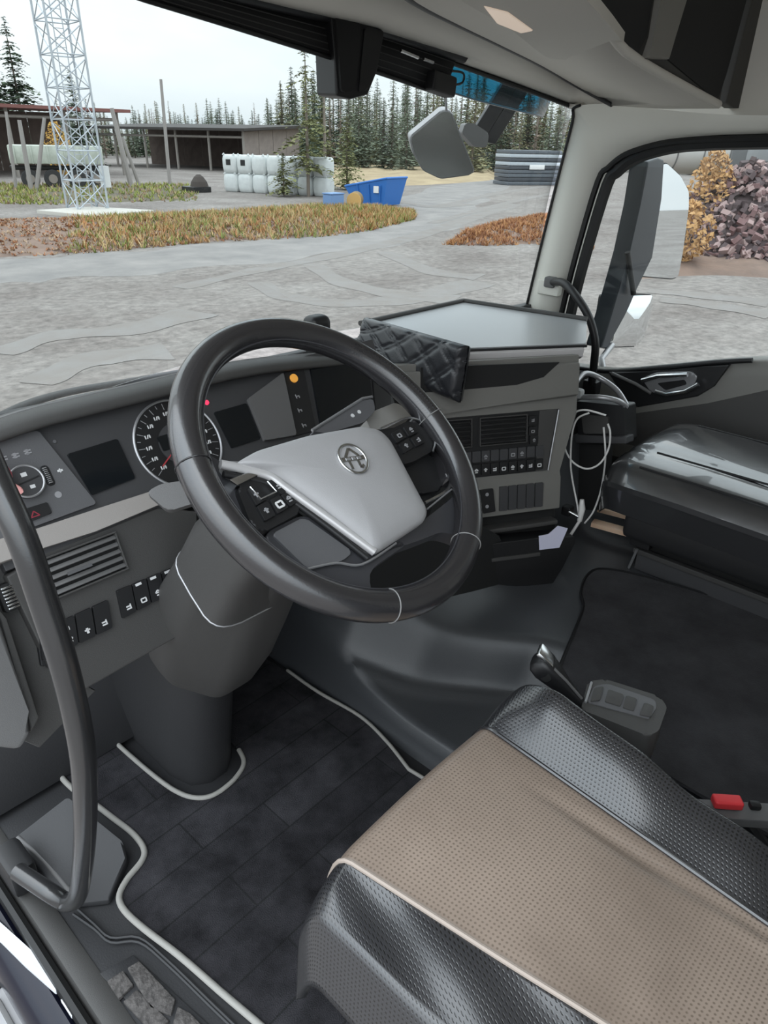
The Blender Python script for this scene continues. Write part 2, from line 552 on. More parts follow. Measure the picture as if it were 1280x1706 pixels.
# second pillar (driver side, beside the open door), out of view, added for shading
bm = bmesh.new()
bm_tube(bm, [(0.20, 1.42, 0.70), (0.20, 1.38, 1.1), (0.21, 1.30, 1.45), (0.21, 1.05, 1.75), (0.2, 0.5, 1.98)], 0.045, 10)
struct(finish('trim_pillar_driver', bm, 'pillar'))

# passenger door: panel below the window, seal, glass
bm = bmesh.new()
belt = [(1.22, 0.60), (1.03, 0.615), (0.85, 0.665), (0.62, 0.735), (0.45, 0.765), (0.1, 0.78), (-0.2, 0.78)]
belt = [(v.y, v.z) for v in spline([Vector((0, a, b)) for a, b in belt], 4)]
lower = [(y, 0.06) for y, z in belt]
bm_loft(bm, [[(2.27, y, z) for y, z in lower], [(2.255, y, 0.35) for y, z in belt], [(2.262, y, z-0.05) for y, z in belt], [(2.27, y, z-0.006) for y, z in belt], [(2.28, y, z) for y, z in belt], [(2.34, y, z) for y, z in belt]], closed=False)
DOOR = finish('door_1', bm, M['stack_grey'], smooth=50); struct(DOOR)
DF = Frame((2.262, 0.8, 0.6), (0, -1, 0), (-1, 0, 0))
W_IN = [on(x, y, 'x', 2.285) for x, y in [(944, 560), (952, 520), (975, 430), (1012, 308), (1030, 285), (1052, 267), (1080, 255), (1130, 243), (1200, 238), (1280, 236), (1440, 232)]]
bm = bmesh.new()
S = spline(W_IN, 4)
bm_tube(bm, S, 0.019, 8)
finish('window_seal', bm, 'seal', DOOR)
bm = bmesh.new()
bm_tube(bm, [p+Vector((-0.012, 0.028, 0.008)) for p in S], 0.010, 8)
finish('door_weatherstrip', bm, 'seal', DOOR)
g = slab('window_2', (2.292, 0.0, 0.55), (2.297, 1.30, 1.38), M['glass_side'])
# ================================================================== dashboard
DASH = thing('dashboard', (1.2, 1.2, 0.3), 'dark grey truck dashboard with instrument cluster spanning under the windscreen', 'dashboard')
A = Frame((0.56, 1.0, 0.84), (1, 0, 0), (0, -math.cos(math.radians(35)), math.sin(math.radians(35))))
A2 = Frame((0.56, 0.945, 0.765), (1, 0, 0), (0, -math.cos(math.radians(22)), math.sin(math.radians(22))))
B = Frame((1.55, 0.935, 0.62), (0.846, -0.532, 0), (-0.52, -0.83, 0.2))

# hidden carrier volume
bm = bmesh.new()
pl = [(0.27, 1.08), (1.10, 1.10), (1.42, 1.08), (1.70, 0.91), (1.78, 0.98), (2.22, 1.12), (2.22, 1.36), (1.24, 1.52), (0.27, 1.40)]
bm_prism(bm, [(x, y, 0.50) for x, y in pl], [(x, y, 0.75) for x, y in pl], 0.01)
finish('carrier', bm, 'black_matte', DASH)
bm = bmesh.new()
pl = [(1.02, 1.2), (1.40, 1.08), (1.66, 0.90), (1.74, 0.95), (1.74, 1.40), (1.02, 1.45)]
bm_prism(bm, [(x, y, 0.20) for x, y in pl], [(x, y, 0.55) for x, y in pl], 0.01)
finish('console_core', bm, 'black_matte', DASH)

# hood over the instruments
prof = [(1.075, 0.900), (1.035, 0.913), (1.027, 0.920), (1.034, 0.930), (1.058, 0.935), (1.09, 0.930), (1.20, 0.885), (1.36, 0.82), (1.50, 0.76)]
def hz(x):
    return -0.012*sstep(0.40, 0.24, x) - 0.045*sstep(0.70, 1.20, x)
bm = bmesh.new()
xs = [0.245 + (1.13-0.245)*i/24 for i in range(25)]
ps = [Vector((0, a, b)) for a, b in prof]
pp = spline(ps, 4)
rows = []
for x in xs:
    rows.append([(x, p.y + 0.04*sstep(1.05, 1.36, x), p.z+hz(x)) for p in pp])
bm_loft(bm, rows, closed=False)
hood = finish('instrument_hood', bm, 'dash', DASH, smooth=50)
sm = hood.modifiers.new('s', 'SOLIDIFY'); sm.thickness = 0.006; sm.offset = -1
# pale bead painting in the light caught along the hood edge
tube('hood_edge_highlight', [Vector((x, 1.068, 0.9345+hz(x))) for x in [0.25+0.03*i for i in range(29)]], 0.0022, M['satin'], DASH, 6)

# instrument panel
ip = plate('instrument_panel', A, [(-0.30, 0.094), (0.56, 0.094), (0.54, -0.085), (-0.30, -0.10)], -0.03, 0.0, M['panel_dark'], DASH)
# light-switch panel
lp = plate('light_switch_panel', A, [(-0.315, 0.078), (-0.180, 0.080), (-0.146, -0.052), (-0.315, -0.056)], -0.005, 0.006, M['panel'], DASH, rnd=0.004)
ku, kv = A.uv(43, 803, 0.012)
kn = disc('rotary_light_knob', A, ku, kv, 0.0235, 0.004, 0.017, M['panel_dark'], lp, bevel=0.002)
tube('knob_ring', ring_pts(A, ku, kv, 0.0235, 0.0165), 0.0017, M['satin'], lp, 6, True)
glyph('knob_marks', A, [(ku-0.019, kv-0.003, ku+0.019, kv+0.002, 0.0022)], 0.0172, M['black'], lp)
glyph('knob_lamp_icons', A, [(ku-0.004, kv+0.010, ku+0.004, kv+0.010, 0.006), (ku+0.001, kv-0.010, ku+0.008, kv-0.010, 0.005)], 0.0174, M['white_print'], lp)
for i, (px, py) in enumerate([(6, 764), (26, 759), (46, 753)]):
    u, v = A.uv(px, py, 0.006)
    glyph('lamp_icon', A, [(u-0.005, v+0.002, u+0.005, v+0.002, 0.002), (u-0.005, v-0.002, u+0.005, v-0.002, 0.002), (u-0.001, v-0.004, u-0.001, v+0.004, 0.004)], 0.0063, M['grey_print'], lp)
u, v = A.uv(80, 792, 0.008)
plate('dimmer_slot', A, rect(u-0.006, v-0.016, u+0.006, v+0.016), 0.004, 0.0068, M['black'], lp, rnd=0.004)
bm = bmesh.new()
for k in range(9):
    vv = v-0.0115+k*0.0029
    bm_box(bm, A.p(u-0.001, vv, 0.008), (0.006, 0.0016, 0.005), rot=Matrix((A.u, A.v, A.n)).transposed(), bevel=0.0003)
finish('dimmer_wheel', bm, M['satin'], lp)
u, v = A.uv(100, 784, 0.006)
glyph('dimmer_icon', A, [(u-0.004, v, u+0.004, v, 0.003), (u, v-0.003, u, v+0.003, 0.002)], 0.0064, M['white_print'], lp)
u, v = A.uv(97, 824, 0.006)
disc('dimmer_dot', A, u, v, 0.005, 0.005, 0.0065, M['grey_print'], lp, n=16, bevel=0)
q = A.uvs([(30, 852), (78, 837), (86, 855), (42, 873)], 0.006)
bt = plate('hazard_button', A, q, 0.004, 0.009, M['black'], lp, rnd=0.002)
u, v = A.uv(58, 857, 0.009)
glyph('hazard_mark', A, [(u-0.006, v-0.003, u+0.006, v-0.003, 0.0015), (u-0.006, v-0.003, u, v+0.005, 0.0015), (u+0.006, v-0.003, u, v+0.005, 0.0015)], 0.0093, mat('dull_red_print', (0.30, 0.03, 0.05), 0.6), bt)
u, v = A.uv(91, 736, 0.0)
disc('light_sensor', A, u, v, 0.003, -0.002, 0.002, M['panel'], ip, n=16)

# recessed left screen, gauge, centre display
def screen(name, uv, h=0.003, label=None):
    b = plate(name, A, uv, -0.004, h, M['screen'], DASH, rnd=0.003, label=label)
    return b
screen('display_screen', [(-0.155, 0.034), (-0.071, 0.036), (-0.071, -0.033), (-0.146, -0.037)])
gu, gv, gr = 0.026, 0.0, 0.077
dial = disc('speedometer_dial', A, gu, gv, gr, -0.004, 0.002, M['black'], DASH, n=48)
tube('dial_bezel', ring_pts(A, gu, gv, gr, 0.002, 64), 0.0022, M['satin'], dial, 6, True)
disc('dial_centre', A, gu, gv, 0.036, 0.0, 0.004, M['panel_dark'], dial, n=40)
u0, v0 = gu-0.014, gv-0.004
plate('dial_window', A, rect(u0-0.02, v0-0.002, u0+0.034, v0+0.024), 0.003, 0.005, M['screen'], dial, rnd=0.002)
bars = []
for k in range(25):
    a = math.radians(215-k*250/24)
    r0 = gr-0.011 if k % 2 else gr-0.016
    bars.append((gu+r0*math.cos(a), gv+r0*math.sin(a), gu+(gr-0.005)*math.cos(a), gv+(gr-0.005)*math.sin(a), 0.0009))
glyph('dial_ticks', A, bars, 0.0026, M['grey_print'], dial)
bars = []
for k in range(0, 13):
    a = math.radians(215-k*250/12)
    x, y = gu+(gr-0.023)*math.cos(a), gv+(gr-0.023)*math.sin(a)
    bars += [(x-0.0042, y-0.003, x-0.0042, y+0.003, 0.0018), (x-0.0012, y-0.003, x+0.0012, y+0.003, 0.0016), (x+0.0035, y-0.003, x+0.0035, y+0.003, 0.002), (x+0.002, y, x+0.005, y, 0.002)]
glyph('dial_numerals', A, bars, 0.0026, M['white_print'], dial)
a = math.radians(212)
glyph('dial_needle', A, [(gu+0.02*math.cos(a), gv+0.02*math.sin(a), gu+0.055*math.cos(a), gv+0.055*math.sin(a), 0.002)], 0.005, mat('dull_red_needle', (0.45, 0.05, 0.06), 0.5), dial)
u, v = A.uv(345, 670, 0.002)
disc('warning_lamp', A, u, v, 0.0045, -0.002, 0.002, mat('lit_red_lamp', (0.8, 0.02, 0.08), 0.4, emit=((1.0, 0.05, 0.12), 1.2)), DASH, n=20)
screen('display_screen', [(0.113, 0.034), (0.185, 0.034), (0.182, -0.036), (0.116, -0.036)])
plate('cluster_cheek', A, A.uvs([(412, 665), (470, 622), (492, 726), (440, 735)], 0.004), -0.01, 0.010, M['dash_mid'], DASH, rnd=0.004)
bs = plate('button_strip', A, A.uvs([(474, 620), (506, 613), (527, 716), (490, 727)], 0.006), -0.004, 0.006, M['black'], DASH, rnd=0.003)
u, v = A.uv(490, 630, 0.008)
disc('amber_button', A, u, v, 0.0085, 0.004, 0.010, mat('amber_button_plastic', (0.75, 0.36, 0.06), 0.4, emit=((1.0, 0.45, 0.08), 0.35)), bs, n=24)
for px, py in [(500, 683), (507, 708), (496, 660)]:
    u, v = A.uv(px, py, 0.006)
    glyph('strip_icon', A, [(u-0.004, v-0.004, u-0.004, v+0.004, 0.002), (u-0.004, v, u+0.004, v, 0.002), (u+0.003, v-0.004, u+0.003, v+0.001, 0.002)], 0.0064, M['grey_print'], bs)
screen('display_screen', A.uvs([(516, 606), (612, 598), (622, 680), (535, 712)], 0.004), 0.005)
plate('display_frame', A, A.uvs([(618, 600), (650, 610), (655, 720), (628, 700)], 0.004), -0.03, 0.004, M['black'], DASH)

# taupe trim strip and lower panel on the driver side
tr = A.uvs([(-70, 915), (45, 886), (160, 848), (262, 815), (320, 800), (320, 822), (262, 842), (160, 885), (62, 916), (-70, 965)], 0.01)
plate('trim_strip', A, tr, -0.02, 0.010, M['taupe'], DASH, bevel=0.003)
lowp = plate('lower_panel', A2, A2.uvs([(10, 960), (70, 925), (262, 845), (330, 852), (329, 940), (337, 1022), (322, 1047), (145, 1148), (85, 1115)], 0.0), -0.03, 0.0, M['dash'], DASH, bevel=0.004)
plate('lower_panel_return', A2, A2.uvs([(330, 852), (362, 840), (352, 930), (345, 1000), (337, 1022), (329, 940)], -0.02), -0.06, -0.02, M['dash'], DASH, bevel=0.003)

def vent(name, fr, u0, v0, u1, v1, ns, parent, h=0.0, shade='dash_mid'):
    root = plate(name, fr, rect(u0, v0, u1, v1), h-0.004, h+0.001, M['black_matte'], parent, bevel=0)
    fw = 0.003
    for (a, b, c, d) in [(u0-fw, v1, u1+fw, v1+fw), (u0-fw, v0-fw, u1+fw, v0), (u0-fw, v0, u0, v1), (u1, v0, u1+fw, v1)]:
        plate('vent_frame', fr, rect(a, b, c, d), h-0.004, h+0.009, M['dash'], root, bevel=0.001)
    rot = Matrix((fr.u, fr.v, fr.n)).transposed() @ Matrix.Rotation(math.radians(-38), 3, 'X')
    st = (v1-v0)/ns
    for k in range(ns):
        bm = bmesh.new()
        bm_box(bm, fr.p((u0+u1)/2, v0+st*(k+0.5), h+0.006), (u1-u0, st*0.62, 0.0022), rot, 0.0007)
        finish('slat', bm, M[shade], root)
    return root
c4 = A2.uvs([(62, 938), (190, 886), (204, 945), (85, 1000)], 0.0)
u0, u1 = (c4[0][0]+c4[3][0])/2, (c4[1][0]+c4[2][0])/2
v1, v0 = (c4[0][1]+c4[1][1])/2, (c4[2][1]+c4[3][1])/2
vt = vent('air_vent', A2, u0, v0, u1, v1, 5, DASH)
glyph('vent_slider', A2, [(u0+0.03, (v0+v1)/2-0.002, u0+0.068, (v0+v1)/2-0.002, 0.005)], 0.012, M['panel'], vt)

def icon(fr, u, v, h, par, k=0, s=1.0, m=None):
    sh = [[(-.004, -.003, .004, -.003, .0022), (-.004, .001, .002, .001, .0022), (.003, -.003, .003, .004, .0018)],
          [(-.004, -.004, -.004, .002, .002), (.004, -.004, .004, .002, .002), (-.004, .002, .004, .002, .002), (-.004, -.004, .004, -.004, .002)],
          [(-.004, 0, .004, 0, .002), (-.004, 0, 0, .004, .002), (.004, 0, 0, .004, .002), (-.003, -.004, .003, -.004, .002)],
          [(0, -.004, 0, .004, .0035), (-.004, .001, .004, .001, .0022)]][k % 4]
    glyph('icon', fr, [(u+a*s, v+b*s, u+c*s, v+d*s, w*s) for a, b, c, d, w in sh], h, m or M['white_print'], par)
def rocker_row(fr, px4, n, parent, k0=0, silver=True):
    q = fr.uvs(px4, 0.004)
    for i in range(n):
        def L(a, b, t):
            return (a[0]+(b[0]-a[0])*t, a[1]+(b[1]-a[1])*t)
        g = 0.04
        uv = [L(q[3], q[2], (i+g)/n), L(q[3], q[2], (i+1-g)/n), L(q[0], q[1], (i+1-g)/n), L(q[0], q[1], (i+g)/n)]
        s = plate('rocker_switch', fr, uv, -0.002, 0.006, M['black'], parent, bevel=0.0015, rnd=0.002)
        cu = sum(a for a, b in uv)/4; cv = sum(b for a, b in uv)/4
        hh = (uv[3][1]-uv[0][1])
        icon(fr, cu, cv-hh*0.2, 0.0064, s, i+k0)
        if silver and i > 0:
            glyph('indicator', fr, [(cu-0.005, cv+hh*0.42, cu+0.005, cv+hh*0.42, 0.004)], 0.0068, M['white_print'], s)
        elif not silver and i == 1:
            icon(fr, cu, cv+hh*0.2, 0.0064, s, 1, 0.9)
rocker_row(A2, [(193, 985), (291, 944), (298, 981), (203, 1031)], 4, lowp)
rocker_row(A2, [(64, 1052), (180, 999), (188, 1045), (70, 1102)], 4, lowp, 1, False)

# left end of the dash by the door opening
plate('kick_panel', A2, A2.uvs([(-60, 930), (30, 930), (75, 950), (100, 1120), (160, 1150), (66, 1246), (-60, 1190)], -0.02), -0.05, -0.02, M['dash'], DASH)
sc1 = plate('side_cover', A2, A2.uvs([(-60, 930), (0, 1030), (48, 1185), (52, 1222), (36, 1250), (-60, 1240)], 0.02), -0.02, 0.02, M['dash_mid'], DASH, bevel=0.008)
plate('side_cover_lip', A2, A2.uvs([(-10, 1005), (12, 1030), (66, 1196), (52, 1222), (46, 1190)], 0.01), -0.03, 0.01, M['dash'], DASH, bevel=0.003)
u, v = A2.uv(18, 995, 0.0)
tw = plate('leveling_wheel', A2, rect(u-0.012, v-0.020, u+0.012, v+0.020), -0.02, -0.004, M['black'], DASH, rnd=0.004)
bm = bmesh.new()
for k in range(7):
    bm_box(bm, A2.p(u, v-0.015+0.005*k, -0.003), (0.016, 0.0028, 0.007), Matrix((A2.u, A2.v, A2.n)).transposed(), 0.0006)
finish('wheel_ribs', bm, M['chrome'], tw)
q = A2.uvs([(60, 1062), (78, 1062), (84, 1108), (68, 1110)], -0.015)
plate('blank_slot', A2, q, -0.03, -0.012, M['black'], DASH)

# --------------------------------------------------------- centre stack turned towards the driver
st = plate('centre_stack', B, [(-0.52, 0.19), (0.19, 0.19), (0.19, 0.03), (0.140, -0.125), (0.150, -0.14), (0.150, -0.235), (-0.40, -0.24), (-0.40, 0.05)], -0.05, 0.0, M['stack_grey'], DASH, bevel=0.004)
plate('stack_brow', B, [(-0.52, 0.172), (0.186, 0.172), (0.186, 0.082), (-0.12, 0.068), (-0.26, 0.056), (-0.52, 0.05)], -0.01, 0.016, M['stack_grey'], st, bevel=0.008)
plate('slot_shade', B, B.uvs([(700, 612), (932, 603), (905, 628), (860, 641), (770, 649), (700, 654)], 0.012), 0.008, 0.0175, M['black_matte'], st)  # black plate painting the shade of the recess under the table
bp = plate('control_panel', B, [(-0.36, 0.046), (0.135, 0.049), (0.108, -0.119), (-0.36, -0.122)], -0.01, 0.003, M['black'], st)
plate('panel_side_fill', B, [(0.075, 0.049), (0.128, 0.049), (0.102, -0.119), (0.068, -0.119)], 0.0, 0.0045, M['dash'], st)
tube('panel_edge', [B.p(0.132, 0.047, 0.004), B.p(0.106, -0.119, 0.004)], 0.002, M['satin'], st, 6)
vent('air_vent', B, -0.098, -0.031, 0.034, 0.040, 6, bp, 0.004, 'black')
vent('air_vent', B, -0.235, -0.031, -0.125, 0.040, 6, bp, 0.004, 'black')
for (px, py, k) in [(888, 700, 0), (888, 718, 1), (890, 733, 2)]:
    u, v = B.uv(px, py, 0.008)
    s = plate('stack_button', B, rect(u-0.012, v-0.012, u+0.012, v+0.012), 0.003, 0.009, M['black'], bp, rnd=0.002)
    icon(B, u, v, 0.0095, s, k, 1.0, M['grey_print'])
for i in range(9):
    u = -0.135+0.0265*i
    for r_ in range(2):
        v = -0.062-0.036*r_
        s = plate('stack_button', B, rect(u-0.0115, v-0.015, u+0.0115, v+0.015), 0.003, 0.008, M['panel_dark'] if r_ == 0 else M['black'], bp, rnd=0.002)
        if r_ == 1 or i in (2, 5, 6):
            icon(B, u, v-0.002, 0.0085, s, i+r_, 1.25, M['white_print'] if r_ else M['grey_print'])
q = B.uvs([(800, 817), (822, 814), (826, 852), (806, 856)], 0.006)
s = plate('rocker_switch', B, q, 0.0, 0.006, M['black'], st, rnd=0.002)
for py in (824, 844):
    u, v = B.uv(812, py, 0.007)
    disc('rocker_dot', B, u, v, 0.005, 0.005, 0.0068, M['grey_print'], s, 16, 0)
q = B.uvs([(832, 812), (906, 803), (906, 842), (838, 852)], 0.004)
cv0 = (q[2][1]+q[3][1])/2; cv1 = (q[0][1]+q[1][1])/2
for i in range(5):
    a = q[0][0]+(q[1][0]-q[0][0])*(i+0.06)/5; b = q[0][0]+(q[1][0]-q[0][0])*(i+0.94)/5
    plate('blank_switch', B, rect(a, cv0, b, cv1), -0.002, 0.006, M['panel_dark'], st, rnd=0.002)
# recess, shelf and open bin under the stack
plate('shelf_recess', B, [(-0.36, -0.236), (0.145, -0.236), (0.15, -0.33), (-0.36, -0.33)], -0.06, -0.02, M['black_matte'], DASH)
plate('shelf_lip', B, [(-0.30, -0.272), (0.135, -0.262), (0.135, -0.275), (-0.30, -0.286)], -0.03, 0.02, M['dash'], DASH, bevel=0.004)
bin_ = plate('storage_bin', B, B.uvs([(760, 912), (900, 897), (958, 893), (960, 905), (938, 945), (915, 985), (900, 1003), (850, 1000), (760, 985)], 0.05), -0.05, 0.05, M['black'], DASH, bevel=0.006)
plate('bin_trim', B, B.uvs([(790, 934), (900, 920), (900, 926), (790, 940)], 0.052), 0.048, 0.054, M['dash'], bin_, bevel=0.001)
q = onp(872, 1003, B.p(0, 0, 0.05), B.n)
box('bin_latch', q+Vector((0, 0, -0.01)), (0.05, 0.03, 0.03), M['black'], bin_, bevel=0.006)
tube('latch_clip', [q+Vector((-0.008, -0.018, -0.018)), q+Vector((0.006, -0.022, 0.002))], 0.004, M['chrome'], bin_, 8)

# dark knee panel between the column and the stack
KP = Frame((1.05, 1.0, 0.5), (1, -0.2, 0), (-0.2, -1, 0.25))
plate('knee_panel', KP, rounded(KP.uvs([(470, 800), (640, 770), (780, 825), (796, 872), (836, 895), (838, 990), (800, 1006), (700, 1000), (560, 985), (470, 930)], 0.0), 0.01), -0.04, 0.0, M['black_matte'], DASH, bevel=0.006)
# passenger-side shelf
plate('passenger_lower_dash', Frame((2.0, 1.08, 0.55), (1, 0, 0), (0, -1, 0.15)), [(-0.34, -0.30), (0.24, -0.30), (0.24, 0.06), (-0.34, 0.20)], -0.04, 0.0, M['black_matte'], DASH)
# ================================================================== things lying on the dash
TBL = thing('dash_table', (1.76, 1.15, 0.80), 'flat grey table top with a pale front lip set on the centre dash', 'table')
M['table'] = mat('grey_table_laminate', (0.36, 0.37, 0.38), 0.30, bump=(300, 0.1), spec=0.6)
ZT = 0.825
tp = [on(600, 541, 'z', ZT), on(772, 503, 'z', ZT), on(978, 534, 'z', ZT), on(977, 572, 'z', ZT), on(770, 580, 'z', ZT)]
bm = bmesh.new()
tp2 = rounded([(p.x, p.y) for p in tp], 0.015)
bm_prism(bm, [(x, y, ZT-0.012) for x, y in tp2], [(x, y, ZT) for x, y in tp2], 0.003)
finish('table_top', bm, 'table', TBL, wn=True)
nl, nr = tp[4], tp[3]
d = (nr-nl).normalized(); out = Vector((d.y, -d.x, 0))
bm = bmesh.new()
pr = [(0.006, ZT-0.008), (0.016, ZT-0.012), (0.014, ZT-0.032), (0.0, ZT-0.042), (-0.03, ZT-0.042), (-0.03, ZT-0.013), (0.0, ZT-0.013)]
bm_loft(bm, [[nl+out*a+Vector((0, 0, z-nl.z)) for a, z in pr], [nr-d*0.012+out*a+Vector((0, 0, z-nr.z)) for a, z in pr], [nr+out*a*0.3+Vector((0, 0, (z-nr.z)))-out*0.012 for a, z in pr]])
finish('front_lip', bm, mat('pale_grey_lip_plastic', (0.62, 0.60, 0.60), 0.45), TBL)
tube('table_gap', [nl+out*0.004+Vector((0, 0, -0.006)), nr+out*0.004+Vector((0, 0, -0.006))], 0.004, M['black'], TBL, 8)
tube('raised_rim', [tp[0]+Vector((0, 0, 0.004)), tp[1]+Vector((0, 0, 0.004)), tp[2]+Vector((0, 0, 0.004))], 0.008, M['dash'], TBL, 8)
bm = bmesh.new()
uu = [(p.x, p.y) for p in [tp[0].lerp(tp[4], 0.1), tp[1].lerp(tp[4], 0.1), tp[2].lerp(tp[4], 0.08), tp[3].lerp(tp[4], 0.15), tp[4].lerp(tp[1], 0.1)]]
bm_prism(bm, [(x, y, 0.752) for x, y in uu], [(x, y, ZT-0.014) for x, y in uu])
finish('table_underside', bm, 'black_matte', TBL)

# quilted case leaning on the left end of the table
def quilt():
    c00, c10, c11, c01 = Vector((1.345, 1.31, 0.83)), Vector((1.37, 0.985, 0.728)), Vector((1.385, 0.982, 0.868)), Vector((1.372, 1.312, 0.885))
    nrm = Vector((-1, 0, 0.25)).normalized()
    def P(a, b, side):
        p = c00.lerp(c10, a).lerp(c01.lerp(c11, a), b)
        p.z -= 0.02*math.sin(math.pi*a)*(1-b)
        s, t = a*0.33, b*0.14
        e = min(a, 1-a)*0.33; f = min(b, 1-b)*0.14
        edge = min(1.0, min(e, f)/0.02)
        th = 0.022*math.sqrt(max(0, 1-(1-edge)**2))
        k = 0.088
        q1 = ((s+t*1.0)/k) % 1.0; q2 = ((s-t*1.0)/k) % 1.0
        dd = min(abs(q1-0.42), abs(q1-0.58), abs(q2-0.42), abs(q2-0.58))*k
        pf = 0.006*(1-math.exp(-dd/0.004))
        return p + nrm*(side*(th + (pf if side > 0 else 0)))
    bm = bmesh.new()
    g1 = bm_grid(bm, 67, 35, lambda a, b: P(a, b, 1))
    g2 = bm_grid(bm, 67, 35, lambda a, b: P(a, b, -1))
    bmesh.ops.remove_doubles(bm, verts=bm.verts[:], dist=0.0008)
    return finish('quilted_case', bm, mat('black_quilted_leather', (0.022, 0.023, 0.027), 0.33, spec=0.7, bump=(300, 0.2)), smooth=60)
tag(quilt(), 'black quilted leather case leaning on the end of the dash table', 'case')

# little sensor on the dash top
SE = thing('dash_sensor', (1.045, 1.13, 0.90), 'small black rounded sensor pod standing on the dash top', 'sensor')
q = on(528, 545, 'y', 1.13)
box('pod', q+Vector((0, 0, -0.005)), (0.055, 0.045, 0.062), M['black'], SE, bevel=0.016, seg=4)
box('pod_foot', q+Vector((0, 0, -0.042)), (0.04, 0.035, 0.03), M['black_matte'], SE, bevel=0.004)

# red knob at the far left of the dash
RK = thing('red_knob', A.p(-0.29, 0.02, 0.006), 'pinkish red knob beside the round light switch at the dash end', 'knob')
u, v = A.uv(-6, 795, 0.03)
fr = Frame(A.p(u, v, 0.0), A.u, A.n)
bm = bmesh.new()
rr = [(0.010, 0.004), (0.010, 0.018), (0.017, 0.022), (0.0195, 0.030), (0.0185, 0.038), (0.013, 0.043), (0.004, 0.045)]
bm_loft(bm, [[fr.p(r*math.cos(2*math.pi*k/20), 1.25*r*math.sin(2*math.pi*k/20), h) for k in range(20)] for r, h in rr])
finish('knob_head', bm, mat('pinkish_red_plastic', (0.72, 0.10, 0.13), 0.4), RK, smooth=60)
bm = bmesh.new()
bm_loft(bm, [[fr.p(r*math.cos(2*math.pi*k/16)+du, r*math.sin(2*math.pi*k/16)+dv, h) for k in range(16)] for r, h, du, dv in [(0.008, 0.03, 0.006, -0.016), (0.008, 0.034, 0.012, -0.022), (0.006, 0.037, 0.017, -0.028), (0.002, 0.038, 0.020, -0.031)]])
finish('knob_tail', bm, mat('pale_pink_plastic', (0.75, 0.35, 0.33), 0.45), RK, smooth=60)
# ================================================================== steering wheel
TH, PS = math.radians(50), math.radians(6.9)
WF = Frame((0.56, 0.577, 0.951), (math.cos(PS), math.sin(PS), 0), (math.sin(PS)*math.cos(TH), -math.cos(TH)*math.cos(PS), math.sin(TH)))
SW = thing('steering_wheel', WF.O, 'black leather steering wheel with silver grey centre pad and round emblem', 'steering wheel')
RM, RT = 0.1985, 0.0195
bm = bmesh.new()
NS = 96
rings = []
for i in range(NS):
    a = 2*math.pi*i/NS
    er = WF.u*math.cos(a)+WF.v*math.sin(a)
    ring_ = []
    for k in range(16):
        b = 2*math.pi*k/16
        rr = 1.0 + (0.05*math.cos(2*b))
        ring_.append(WF.O + er*(RM+RT*0.93*rr*math.cos(b)) + WF.n*(RT*1.02*math.sin(b)))
    rings.append(ring_)
V = [[bm.verts.new(p) for p in r] for r in rings]
for i in range(NS):
    for k in range(16):
        bm.faces.new((V[i][k], V[i][(k+1) % 16], V[(i+1) % NS][(k+1) % 16], V[(i+1) % NS][k]))
rim = finish('rim', bm, 'leather', SW, smooth=60)
def rim_ang(px, py):
    u, v = WF.uv(px, py, 0.01)
    return math.atan2(v, u)
# stitched seams across the rim
for (px, py) in [(660, 1010), (778, 895), (722, 690), (300, 768)]:
    a = rim_ang(px, py)
    er = WF.u*math.cos(a)+WF.v*math.sin(a)
    pts = [WF.O + er*(RM+RT*0.98*math.cos(b)) + WF.n*(RT*1.04*math.sin(b)) for b in [2*math.pi*k/24 for k in range(24)]]
    tube('seam_stitch', pts, 0.0008, M['thread'] if px > 400 else M['leather'], rim, 5, True)
# inner stitching line and grip dimples
pts = []
for k in range(140):
    a = 2*math.pi*k/140
    er = WF.u*math.cos(a)+WF.v*math.sin(a)
    pts.append(WF.O + er*(RM-RT*0.90) + WF.n*(RT*0.38))
tube('inner_seam', pts, 0.0012, M['gloss_spoke'], rim, 5, True)
bm = bmesh.new()
a0, a1 = rim_ang(722, 690), rim_ang(585, 590)
for k in range(34):
    a = a0 + (a1-a0)*(k+0.5)/34
    er = WF.u*math.cos(a)+WF.v*math.sin(a)
    et = -WF.u*math.sin(a)+WF.v*math.cos(a)
    for j, b in enumerate([1.75, 2.1, 2.45, 2.8]):
        p = WF.O + er*(RM+RT*0.97*math.cos(b)) + WF.n*(RT*1.02*math.sin(b))
        nn = (er*math.cos(b)+WF.n*math.sin(b))
        bm_box(bm, p, (0.0022, 0.0022, 0.0016), Matrix((et, nn.cross(et), nn)).transposed())
finish('grip_studs', bm, 'leather', rim)

def domed(name, outline, hs, m, parent, fr=WF):
    """raised pad: list of (scale, height) rings around the outline's centroid"""
    c = Vector((sum(p[0] for p in outline)/len(outline), sum(p[1] for p in outline)/len(outline)))
    bm = bmesh.new()
    bm_loft(bm, [[fr.p(c.x+(u-c.x)*s, c.y+(v-c.y)*s, h) for u, v in outline] for s, h in hs])
    return finish(name, bm, m, parent, smooth=42)
# carrier below the pad that joins the spokes
def trace(px, h):
    return WF.uvs(px, h)
bt = trace([(372, 785), (440, 745), (560, 722), (640, 715), (700, 705), (728, 735), (742, 765), (715, 800), (720, 850), (700, 885), (640, 925), (600, 935), (510, 870), (440, 885), (395, 850)], -0.03)
plate('spoke_carrier', WF, rounded(bt, 0.01), -0.055, -0.03, M['black'], SW, bevel=0.004)
